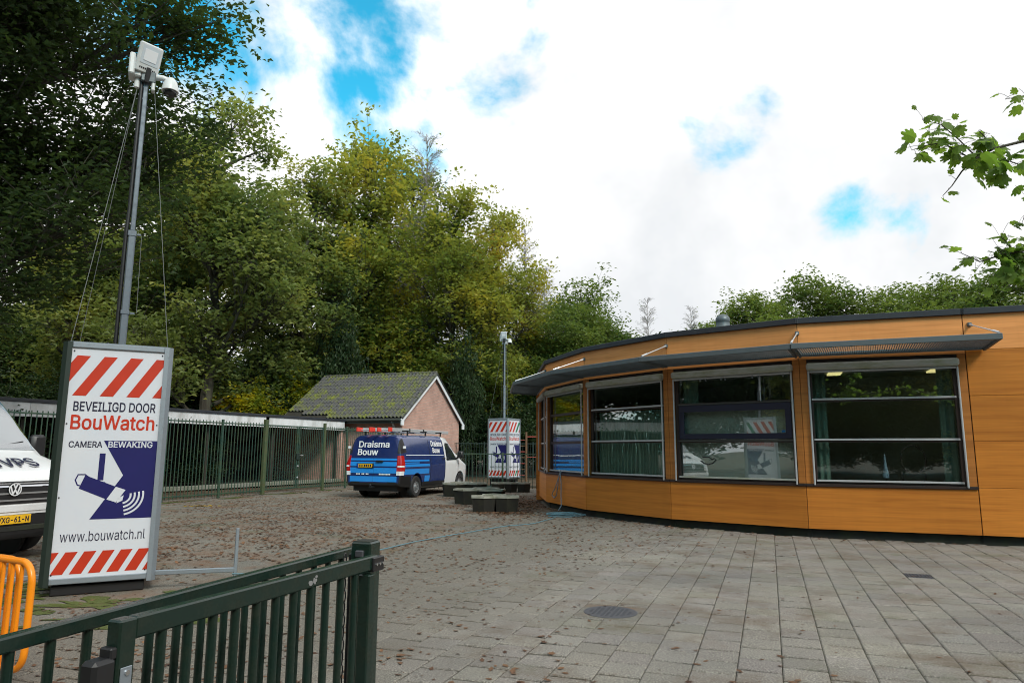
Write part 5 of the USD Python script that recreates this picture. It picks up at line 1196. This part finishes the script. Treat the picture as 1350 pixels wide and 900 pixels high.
for k in range(7):
    a = np.linspace(0, 2 * PI, 26, endpoint=False); rr_ = RNG.uniform(.16, .34); ph = RNG.uniform(0, 6)
    m.tube(np.c_[cp_[0] + RNG.normal(0, .06) + rr_ * 1.2 * np.cos(a + ph) + .04 * np.cos(3 * a), cp_[1] + RNG.normal(0, .08) + rr_ * np.sin(a + ph), (.012 + .010 * k + .006 * np.sin(2 * a + ph))], .009, 6, closed=True)
single('cable_coil', m, 'rope_blue', 'heap of coiled pale blue cable on the paving at the pavilion wall', 'cable', smooth=True)
fo = fm(1); wp1 = lambda x, y, z: fo.o + PB + np.array([x, y, z]) @ fo.A
m = MB(); m.tube([wp1(1.15, .0, .98), wp1(1.15, -.05, 1.0), wp1(1.20, -.07, .95), wp1(1.25, -.06, .7), wp1(1.26, -.07, .4), wp1(1.4, -.12, .15), wp1(1.52, -.25, .04)], .013, 6)
m.tube([wp1(1.15, -.03, .98), wp1(1.02, -.06, .78), wp1(.78, -.06, .52), wp1(.62, -.06, .42), wp1(.60, -.06, .36), wp1(.75, -.06, .30), wp1(.92, -.06, .38), wp1(1.0, -.06, .6), wp1(1.08, -.05, .9), wp1(1.15, -.03, .98)], .012, 6)
single('hanging_cable', m, 'cable_grey', 'grey cable looping out of the pavilion window down to the ground', 'cable', smooth=True)

# ================================================================== TREES
def sticks(P, Q, r0, r1):
    """many straight three-sided twigs at once"""
    P, Q = np.asarray(P, float), np.asarray(Q, float); d = Q - P; d /= np.maximum(np.linalg.norm(d, axis=1, keepdims=True), 1e-9)
    a = np.where(np.abs(d[:, 2:3]) < .9, [[0, 0, 1.]], [[1., 0, 0]]); u = np.cross(d, a); u /= np.linalg.norm(u, axis=1, keepdims=True); w = np.cross(d, u)
    r0, r1 = np.broadcast_to(r0, len(P))[:, None], np.broadcast_to(r1, len(P))[:, None]
    V_ = []
    for k in range(3):
        c, s_ = math.cos(k * 2 * PI / 3), math.sin(k * 2 * PI / 3); V_ += [P + r0 * (c * u + s_ * w), Q + r1 * (c * u + s_ * w)]
    V_ = np.stack(V_, 1).reshape(-1, 3); f = []
    for k in range(3):
        a0, b0, a1, b1 = 2 * k, 2 * k + 1, (2 * k + 2) % 6, (2 * k + 3) % 6; f += [(a0, a1, b1), (a0, b1, b0)]
    F = (np.array(f)[None] + (np.arange(len(P)) * 6)[:, None, None]).reshape(-1, 3); return V_, F
def leaf_quads(C, size, rng, up=.55, droop=.15):
    N = len(C); n = rng.normal(0, 1, (N, 3)); n /= np.linalg.norm(n, axis=1, keepdims=True); n[:, 2] = np.abs(n[:, 2]); n = n * (1 - up) + np.array([0, 0, up]); n /= np.linalg.norm(n, axis=1, keepdims=True)
    t = rng.normal(0, 1, (N, 3)); t -= n * (t * n).sum(1, keepdims=True); t /= np.linalg.norm(t, axis=1, keepdims=True); b = np.cross(n, t)
    s = (size * rng.uniform(.65, 1.3, N))[:, None]; fold = rng.uniform(.05, .28, N)[:, None]
    v = np.stack([C - t * s * .55, C + b * s * .34 + n * s * fold, C + t * s * .6 - np.array([0, 0, 1]) * s * droop, C - b * s * .34 + n * s * fold], 1).reshape(-1, 3)
    f = (np.array([(0, 1, 2), (0, 2, 3)])[None] + (np.arange(N) * 4)[:, None, None]).reshape(-1, 3); return v, f
def tree_geo(seed, H, z0, R, tr, lobes, twigs, per, size, shell=.55, spread=.30, lean=(0, 0), ragged=.35, bark=True):
    """trunk, limbs and leaf clumps of a crown between z0 and H with radius R"""
    rng = np.random.default_rng(seed); zc, hz = (H + z0) / 2, (H - z0) / 2
    top = np.array([lean[0], lean[1], H * .86]); tp = [np.zeros(3)]; k = 9
    for i in range(1, k + 1): t = i / k; tp.append(top * t + np.r_[rng.normal(0, .12 * t * R / 3, 2), 0])
    tp = np.array(tp); mb = MB(); rr = tr * (1 - .85 * np.linspace(0, 1, k + 1)); rr[0] *= 1.35; mb.tube(tp, rr, 9)
    # lobes of the crown
    L = []
    while len(L) < lobes:
        d = rng.normal(0, 1, 3); d /= np.linalg.norm(d); q = rng.uniform(.35, .92)
        prof = 1.0 - .32 * max(0, d[2]) ** 1.5
        c = np.array([d[0] * R * q * prof, d[1] * R * q * prof, zc + d[2] * hz * q]); L.append((c + np.r_[lean, 0] * (c[2] / H), R * rng.uniform(.26, .46)))
    P0, P1, leafc = [], [], []
    wts = np.array([l[1] ** 2 for l in L]); cnt = np.maximum(3, (twigs * wts / wts.sum()).astype(int))
    for (c, r), n in zip(L, cnt):
        hb = np.clip(c[2] - np.hypot(c[0], c[1]) * rng.uniform(.5, 1.0), z0 * .55, H * .8); i = hb / (H * .86) * k; a = tp[int(min(i, k - 1))] + (tp[min(int(i) + 1, k)] - tp[int(min(i, k - 1))]) * (i - int(i))
        mid = a * .45 + c * .55 + np.array([0, 0, -.10 * np.linalg.norm(c - a)]) + rng.normal(0, .05 * R, 3); s_ = np.linspace(0, 1, 7)[:, None]
        path = (1 - s_) ** 2 * a + 2 * s_ * (1 - s_) * mid + s_ ** 2 * c; mb.tube(path, np.linspace(tr * .34, tr * .06, 7), 6, caps=False)
        d = rng.normal(0, 1, (n, 3)); d /= np.linalg.norm(d, axis=1, keepdims=True); d[:, 2] = d[:, 2] * .8 + .08
        q = rng.uniform(shell, 1.0, n) + rng.normal(0, ragged * .22, n); tips = c + d * (r * q)[:, None] * np.array([1, 1, .85])
        sh = rng.uniform(0, 1, n) < .22; tips[sh] += np.abs(rng.normal(0, .55, (sh.sum(), 1))) * (np.array([0, 0, 1.]) + .45 * d[sh])
        st = path[rng.integers(3, 7, n)]; md = (st + tips) / 2 + rng.normal(0, .08, (n, 3)) * r
        P0 += [st, md]; P1 += [md, tips]; leafc.append(tips)
    P0, P1 = np.vstack(P0), np.vstack(P1); v, f = sticks(P0, P1, tr * .045, tr * .022); mb.raw(v, f)
    T = np.vstack(leafc); n = len(T); e = rng.normal(0, 1, (n, per, 3)) * np.array([1, 1, .55]) * spread * rng.uniform(.6, 1.35, (n, 1, 1)); C = (T[:, None] + e).reshape(-1, 3)
    drop = rng.uniform(0, 1, n) ** .5; C = C[(rng.uniform(0, 1, (n, per)) < .45 + .55 * drop[:, None]).reshape(-1)]
    return mb.mesh(), leaf_quads(C, size, rng)
def tree(name, label, cat, loc, rz, geo, leaf, bark='bark', group=None, scale=None):
    t = thing(name, label, cat, loc, rz, group)
    if scale is not None: UsdGeom.Xform(stage.GetPrimAtPath(t)).AddScaleOp().Set(Gf.Vec3f(*((scale,) * 3 if np.ndim(scale) == 0 else scale)))
    part(t, 'trunk', geo[0], bark); part(t, 'crown', geo[1], leaf)
    return t
GRP = 'trees round the school yard'
oak_near = tree('oak_tree', 'huge dark oak whose crown fills the upper left corner above the near sign', 'tree', (-14.6, 15.9, 0), 0,
                tree_geo(11, 18.5, 3.8, 6.9, .42, 50, 3000, 44, .165, shell=.2, spread=.40), 'leaf_dark', group=GRP)
P_A = tree('oak_tree', 'broad oak with yellow-green crown rising right behind the open shelter', 'tree', (gy(392, 592, 43)[0], 43, 0), 0,
           tree_geo(21, 20.5, .6, 4.9, .36, 42, 1900, 18, .26, spread=.40, shell=.45), 'leaf_oak', group=GRP)
P_B = tree('autumn_tree', 'tall tree turning yellow and rust behind the brick shed', 'tree', (gy(590, 592, 44)[0], 44, 0), 40,
           tree_geo(31, 19.2, .4, 4.8, .33, 40, 1800, 18, .26, spread=.40, shell=.45, ragged=.6), 'leaf_autumn', group=GRP)
P_C = tree('maple_tree', 'airy green tree with loose crown left of the pavilion roof', 'tree', (gy(765, 592, 50)[0], 50, 0), 10,
           tree_geo(41, 15.0, 3.0, 4.2, .26, 24, 900, 26, .25, spread=.42, ragged=.8), 'leaf_green', group=GRP)
P_D = tree('lime_tree', 'bright green round-topped tree behind the right end of the pavilion roof', 'tree', (gy(1180, 592, 58)[0], 58, 0), 0,
           tree_geo(51, 15.5, 2.0, 4.6, .3, 30, 1300, 30, .27, spread=.42), 'leaf_green', group=GRP)
def put(src, name, label, u, vtop, y, H, rz, wide=1.0):
    p = gy(u, vtop, y); s = p[2] / H; q = gy(u, 592, y); return copy_of(src, name, label, (q[0], y, 0), rz, (s * wide, s * wide, s))
# behind the shelter and shed, left to right
put(P_A, 'oak_tree', 'dark green oak behind the sign mast, left of the yellow-green oak', 268, 108, 36, 20.5, 130, .95)
put(P_A, 'oak_tree', 'oak partly hidden behind the near dark oak at the left edge', 120, 210, 38, 20.5, 60, 1.05)
put(P_B, 'autumn_tree', 'oak-like tree with brownish tints directly above the yellow bush', 470, 152, 47, 19.2, 200, .92)
put(P_A, 'oak_tree', 'slender green crown between the two tallest trees behind the shed', 530, 196, 53, 20.5, 290, .85)
put(P_B, 'autumn_tree', 'yellowing tree right behind the mast of the distant sign', 643, 258, 46, 19.2, 110, .82)
put(P_A, 'oak_tree', 'dark green tree with narrow top between the distant mast and the pavilion', 708, 392, 54, 20.5, 15, .8)
put(P_C, 'maple_tree', 'small green tree whose crown touches the left end of the pavilion roof', 742, 412, 46, 15.0, 220, 1.0)
put(P_C, 'maple_tree', 'green tree just left of the bare birch above the pavilion roof', 815, 405, 58, 15.0, 90, 1.0)
put(P_A, 'oak_tree', 'far oak at the left edge seen under the near crown', 30, 300, 44, 20.5, 250, 1.1)
put(P_A, 'oak_tree', 'tall oak above the left end of the shelter roof', 190, 150, 46, 20.5, 190, 1.0)
# behind the pavilion
for k, (u, v, y, lab) in enumerate([(935, 412, 60, 'small pale green tree beside the roof vent of the pavilion'), (1010, 384, 62, 'green crown right of the roof vent above the pavilion'), (1095, 366, 64, 'broad green crown above the middle of the pavilion roof'),
                                    (1265, 372, 58, 'green crown above the last sunshade of the pavilion'), (1330, 352, 52, 'lighter green crown at the right edge above the roof'), (1400, 340, 56, 'tree crown cut by the right edge of the picture'), (1045, 392, 70, 'further green crown behind the two crowns above the pavilion roof'), (1140, 378, 62, 'green crown between the two broadest crowns above the pavilion roof'), (1225, 382, 66, 'further low crown left of the last sunshade, above the roof'), (960, 410, 66, 'low green crown behind the roof vent'), (1300, 380, 68, 'further crown behind the lighter crown at the right edge')]):
    put(P_D if k != 0 else P_C, 'lime_tree' if k else 'maple_tree', lab, u, v, y, 15.5 if k else 15.0, 70 * k, 1.05)
# wood that closes the view behind the yard: one mass, instanced
woods = '/World/' + numbered('/World', 'wood')
pi = UsdGeom.PointInstancer.Define(stage, woods); keys(pi.GetPrim(), 'far-off dark wood closing the view behind the trees of the yard', 'wood', None, 'stuff')
gq = np.random.default_rng(77)
geo = tree_geo(61, 9.0, .3, 3.4, .2, 26, 520, 24, .34, spread=.5, shell=.3)
wp_ = part(woods, 'wood_tree', (np.vstack([geo[1][0]]), geo[1][1]), 'leaf_hedge')
pos, sc, ori = [], [], []
for y0_, n_, x0_, x1_, smin, smax in ((60, 26, -62, 30, .9, 1.3), (70, 26, -70, 60, 1.0, 1.5), (78, 24, -75, 80, 1.1, 1.6)):
    for k in range(n_):
        pos.append((x0_ + (x1_ - x0_) * (k + gq.uniform(-.3, .3)) / n_, y0_ + gq.uniform(-3, 3), 0)); sc.append((gq.uniform(smin, smax),) * 3)
for k in range(14): pos.append((-40 + gq.uniform(-8, 8), 12 + k * 4.0, 0)); sc.append((1.3,) * 3)
for k in range(22): pos.append((-34 + k * 3.2 + gq.uniform(-1, 1), -24 + gq.uniform(-3, 3) + .012 * (k - 10) ** 2, 0)); sc.append((gq.uniform(1.0, 1.4),) * 3)
for k in range(9): pos.append((-33 + gq.uniform(-3, 3), -20 + k * 4.0, 0)); sc.append((1.2,) * 3)
for k in range(26): pos.append((-42 + k * 3.2 + gq.uniform(-1, 1), -33 + gq.uniform(-2, 2), 0)); sc.append((1.5, 1.5, 1.2))
for k in range(30): pos.append((-40 + k * 2.7, -27 + gq.uniform(-1, 1), 0)); sc.append((.7, .7, .45))
an = gq.uniform(0, 2 * PI, len(pos))
pi.CreatePositionsAttr([Gf.Vec3f(*map(float, p)) for p in pos]); pi.CreateScalesAttr([Gf.Vec3f(*map(float, s)) for s in sc])
pi.CreateOrientationsAttr([Gf.Quath(float(math.cos(a / 2)), 0, 0, float(math.sin(a / 2))) for a in an]); pi.CreateProtoIndicesAttr([0] * len(pos)); pi.CreatePrototypesRel().SetTargets([wp_])
# shrubs of the undergrowth
def shrub_geo(seed, H, R, n, per, size):
    return tree_geo(seed, H, .15, R, .05, 14, n, per, size, shell=.3, spread=.24, ragged=.5)
sh0 = tree('shrub', 'dark evergreen shrub under the trees at the left end of the shelter', 'shrub', (gy(235, 592, 38)[0], 38, 0), 0, shrub_geo(71, 5.2, 2.4, 520, 26, .17), 'leaf_hedge', group='shrubs under the trees')
for k, (u, y, s, lab) in enumerate([(150, 37, 1.15, 'dark shrub behind the near sign panel'), (70, 34, 1.0, 'dark shrub above the cab of the white van'), (0, 33, 1.1, 'dark shrub at the left edge behind the white van'), (300, 39, 1.2, 'dark shrub left of the yellow bush'),
                                 (375, 40, 1.1, 'dark shrub behind the yellow bush'), (440, 44, 1.25, 'dark shrub behind the ridge of the shed'), (520, 46, 1.2, 'dark shrub above the right half of the shed roof'), (620, 43, .95, 'dark shrub right of the shed gable'),
                                 (655, 42, .8, 'dark shrub straight behind the distant sign'), (690, 43, .9, 'dark shrub behind the climbing frame'), (725, 42, 1.05, 'dark shrub hidden behind the left end of the pavilion'), (580, 48, 1.3, 'tall dark shrub behind the shed gable'), (452, 40.5, (.62, .62, 2.15), 'tall ivy-dark column between the yellow-green crowns above the shed'), (345, 39, (.5, .5, 1.7), 'narrow ivy-dark column above the open shelter'), (612, 41, (.5, .5, 1.8), 'narrow ivy-dark column right of the shed gable')]):
    q = gy(u, 592, y); copy_of(sh0, 'shrub', lab, (q[0], y, 0), 47 * k, s)
yb_ = tree('yellow_bush', 'bush with bright yellow leaves spilling over the shelter roof next to the shed', 'bush', (gy(378, 592, 39.5)[0], 39.5, 0), 0, shrub_geo(81, 6.4, 2.2, 560, 20, .19), 'leaf_yellow', group='yellow bushes behind the shelter')
copy_of(yb_, 'yellow_bush', 'smaller yellow-green bush behind the shelter fascia, left of the larger yellow bush', (gy(318, 592, 37)[0], 37, 0), 120, (.85, .85, .83))
iv = tree('ivy_bush', 'dark ivy growing inside the open shelter behind the fence bars', 'bush', (-14.0, 25.2, 0), 0, shrub_geo(85, 2.5, 1.25, 300, 24, .11), 'leaf_hedge')
for k, (x, y, s, lab) in enumerate([(-9, -11, 1.1, 'shrub behind the viewpoint, left'), (-4, -14, 1.2, 'shrub behind the viewpoint, centre left'), (1, -13, 1.15, 'shrub behind the viewpoint, centre'), (6, -15, 1.2, 'shrub behind the viewpoint, right')]):
    copy_of(sh0, 'shrub', lab, (x, y, 0), 60 * k, s)
copy_of(iv, 'ivy_bush', 'lower dark ivy in the middle of the open shelter', (-12.6, 28.4, 0), 80, (.9, .9, .8))
copy_of(iv, 'ivy_bush', 'dark ivy behind the fence at the left end of the shelter', (-15.2, 21.0, 0), 160, (1.0, 1.0, .95))
# bare birches
def birch(seed, H, R):
    rng = np.random.default_rng(seed); mb = MB(); k = 10; tp = np.c_[np.cumsum(rng.normal(0, .06, k + 1)), np.cumsum(rng.normal(0, .06, k + 1)), np.linspace(0, H, k + 1)]; mb.tube(tp, np.linspace(.11, .012, k + 1), 7)
    P0, P1, r0 = [], [], []
    for b in range(90):
        t = rng.uniform(.35, .98); i = t * k; a = tp[int(i)] + (tp[min(int(i) + 1, k)] - tp[int(i)]) * (i - int(i)); az = rng.uniform(0, 2 * PI); ln = R * (1.15 - t) * rng.uniform(.7, 1.5); d = np.array([math.cos(az) * .55, math.sin(az) * .55, .85]); p = a
        for s_ in range(4):
            q = p + (d + rng.normal(0, .12, 3)) * ln / 4; P0.append(p); P1.append(q); r0.append(.016 * (1 - s_ / 5)); d[2] -= .18
            for w in range(4):
                e = q + (d + rng.normal(0, .45, 3) + np.array([0, 0, .1])) * ln * rng.uniform(.12, .3); P0.append(q); P1.append(e); r0.append(.006)
                for x in range(2): P0.append(e); P1.append(e + (rng.normal(0, .4, 3) + d * .5) * ln * .14); r0.append(.0045)
            p = q
    v, f = sticks(P0, P1, np.array(r0), np.array(r0) * .7); mb.raw(v, f); C = np.array(P1)[rng.integers(0, len(P1), 160)]
    return mb.mesh(), leaf_quads(C, .10, rng)
b0 = tree('birch_tree', 'nearly bare birch rising above the left part of the pavilion roof', 'tree', (gy(862, 592, 46)[0], 46, 0), 0, birch(91, 11.8, 2.4), 'leaf_oak', 'birch_bark', GRP)
for u, v, y, lab in ((548, 182, 50, 'bare grey birch top between the two tallest autumn crowns'), (690, 300, 50, 'bare birch top behind the tree next to the distant mast'), (722, 352, 56, 'thin bare birch top above the small green tree'), (912, 405, 60, 'thin bare birch beside the roof vent')):
    p = gy(u, v, y); copy_of(b0, 'birch_tree', lab, (gy(u, 592, y)[0], y, 0), u, p[2] / 11.8)
# trees behind the photographer and off to the side, mirrored in the panes
for k, (x, y, s, lab) in enumerate([(-7, -13, .95, 'oak standing behind the viewpoint, mirrored in the right window'), (3, -17, 1.0, 'oak behind the viewpoint, middle of the row'), (13, -14, .9, 'oak behind the viewpoint, right end of the row'), (-19, -6, 1.0, 'oak to the left behind the viewpoint'), (-23, 6, .95, 'oak left of the yard outside the view')]):
    copy_of(P_A, 'oak_tree', lab, (x, y, 0), 55 * k + 20, s)

# ------------------------------------------------------------------ maple branch hanging in at the upper right
mt = thing('maple_tree', 'maple branch with large lobed green leaves reaching in from the right edge', 'tree', (7.6, 5.4, 0), 0)
mo = np.array([7.6, 5.4, 0])
rg = np.random.default_rng(99)
def pxl(pts, y): return np.array([gy(u, v, yy) for (u, v), yy in zip(pts, np.broadcast_to(y, len(pts)))])
br = [([(1700, 60), (1500, 150), (1400, 178), (1350, 186), (1310, 196), (1285, 210), (1268, 226), (1255, 245), (1243, 258)], 5.3, 22), ([(1288, 208), (1264, 184), (1240, 164), (1216, 158)], 5.3, 15), ([(1285, 212), (1242, 188), (1220, 192), (1202, 198)], 5.2, 15),
      ([(1400, 240), (1350, 219), (1320, 209), (1298, 206)], 5.45, 14), ([(1330, 212), (1322, 226), (1312, 236)], 5.4, 8), ([(1400, 118), (1352, 126), (1325, 131)], 5.5, 6), ([(1375, 230), (1356, 262), (1349, 290)], 5.4, 9), ([(1310, 196), (1296, 178), (1290, 172)], 5.3, 6),
      ([(1560, 330), (1400, 345), (1352, 330), (1320, 336), (1292, 345), (1268, 334)], 5.6, 60), ([(1352, 330), (1345, 352), (1322, 372)], 5.6, 26), ([(1340, 334), (1326, 318), (1318, 312)], 5.6, 8)]
def maple_leaf(c, s, rng):
    out = np.array([(0, -.45), (.20, -.52), (.42, -.40), (.44, -.22), (.66, -.08), (.62, .16), (.40, .18), (.46, .46), (.30, .56), (.18, .42), (.12, .70), (0, .80), (-.12, .70), (-.18, .42), (-.30, .56), (-.46, .46), (-.40, .18), (-.62, .16), (-.66, -.08), (-.44, -.22), (-.42, -.40), (-.20, -.52)]) * rng.uniform(.75, 1.1, (1, 2)) * s * .75
    n = rng.normal(0, 1, 3) * .75 + np.array([0, -.5, .75]); n /= np.linalg.norm(n); t = rng.normal(0, .8, 3) + np.array([-.2, 0, -.9]); t -= n * (t @ n); t /= np.linalg.norm(t); b = np.cross(n, t)
    P = c + out[:, :1] * b + out[:, 1:] * t - n * (np.abs(out[:, :1]) * .25 + np.maximum(out[:, 1:], 0) * .2) + t * .45 * s
    k = len(out); return np.vstack([P, c + t * .45 * s]), [(q, (q + 1) % k, k) for q in range(k)]
wd = MB(); lv = MB(); wd.tube(np.array([(0, 0, 0), (.05, 0, 2.0), (-.05, .05, 4.2), (.1, 0, 6.0)]), [.17, .14, .12, .08], 10)
leaves_small = MB()
for pts, y, n in br:
    P = pxl(pts, y) - mo
    if pts[0][0] > 1450: P = np.vstack([np.array([0, 0, 3.4 if pts[0][1] < 200 else 2.4]), P])
    wd.tube(P, np.linspace(.020 if pts[0][0] > 1450 else .006, .0025, len(P)), 6)
    s = np.r_[0, np.cumsum(np.linalg.norm(np.diff(P, axis=0), axis=1))]; lo = .25 * s[-1] if pts[0][0] > 1450 else 0
    for t in np.linspace(lo, s[-1], int(n * 2.0)):
        c = np.array([np.interp(t, s, P[:, a]) for a in range(3)]); e = c + rg.normal(0, .055, 3) + np.array([0, 0, .01]); size = rg.uniform(.07, .165) * (.7 if t > .85 * s[-1] else 1)
        wd.tube([c, (c + e) / 2 + np.array([0, 0, .01]), e], .0018, 4); v, f = maple_leaf(e, size, rg); lv.raw(v, f)
part(mt, 'trunk', wd, 'bark'); part(mt, 'crown', lv, 'leaf_maple')
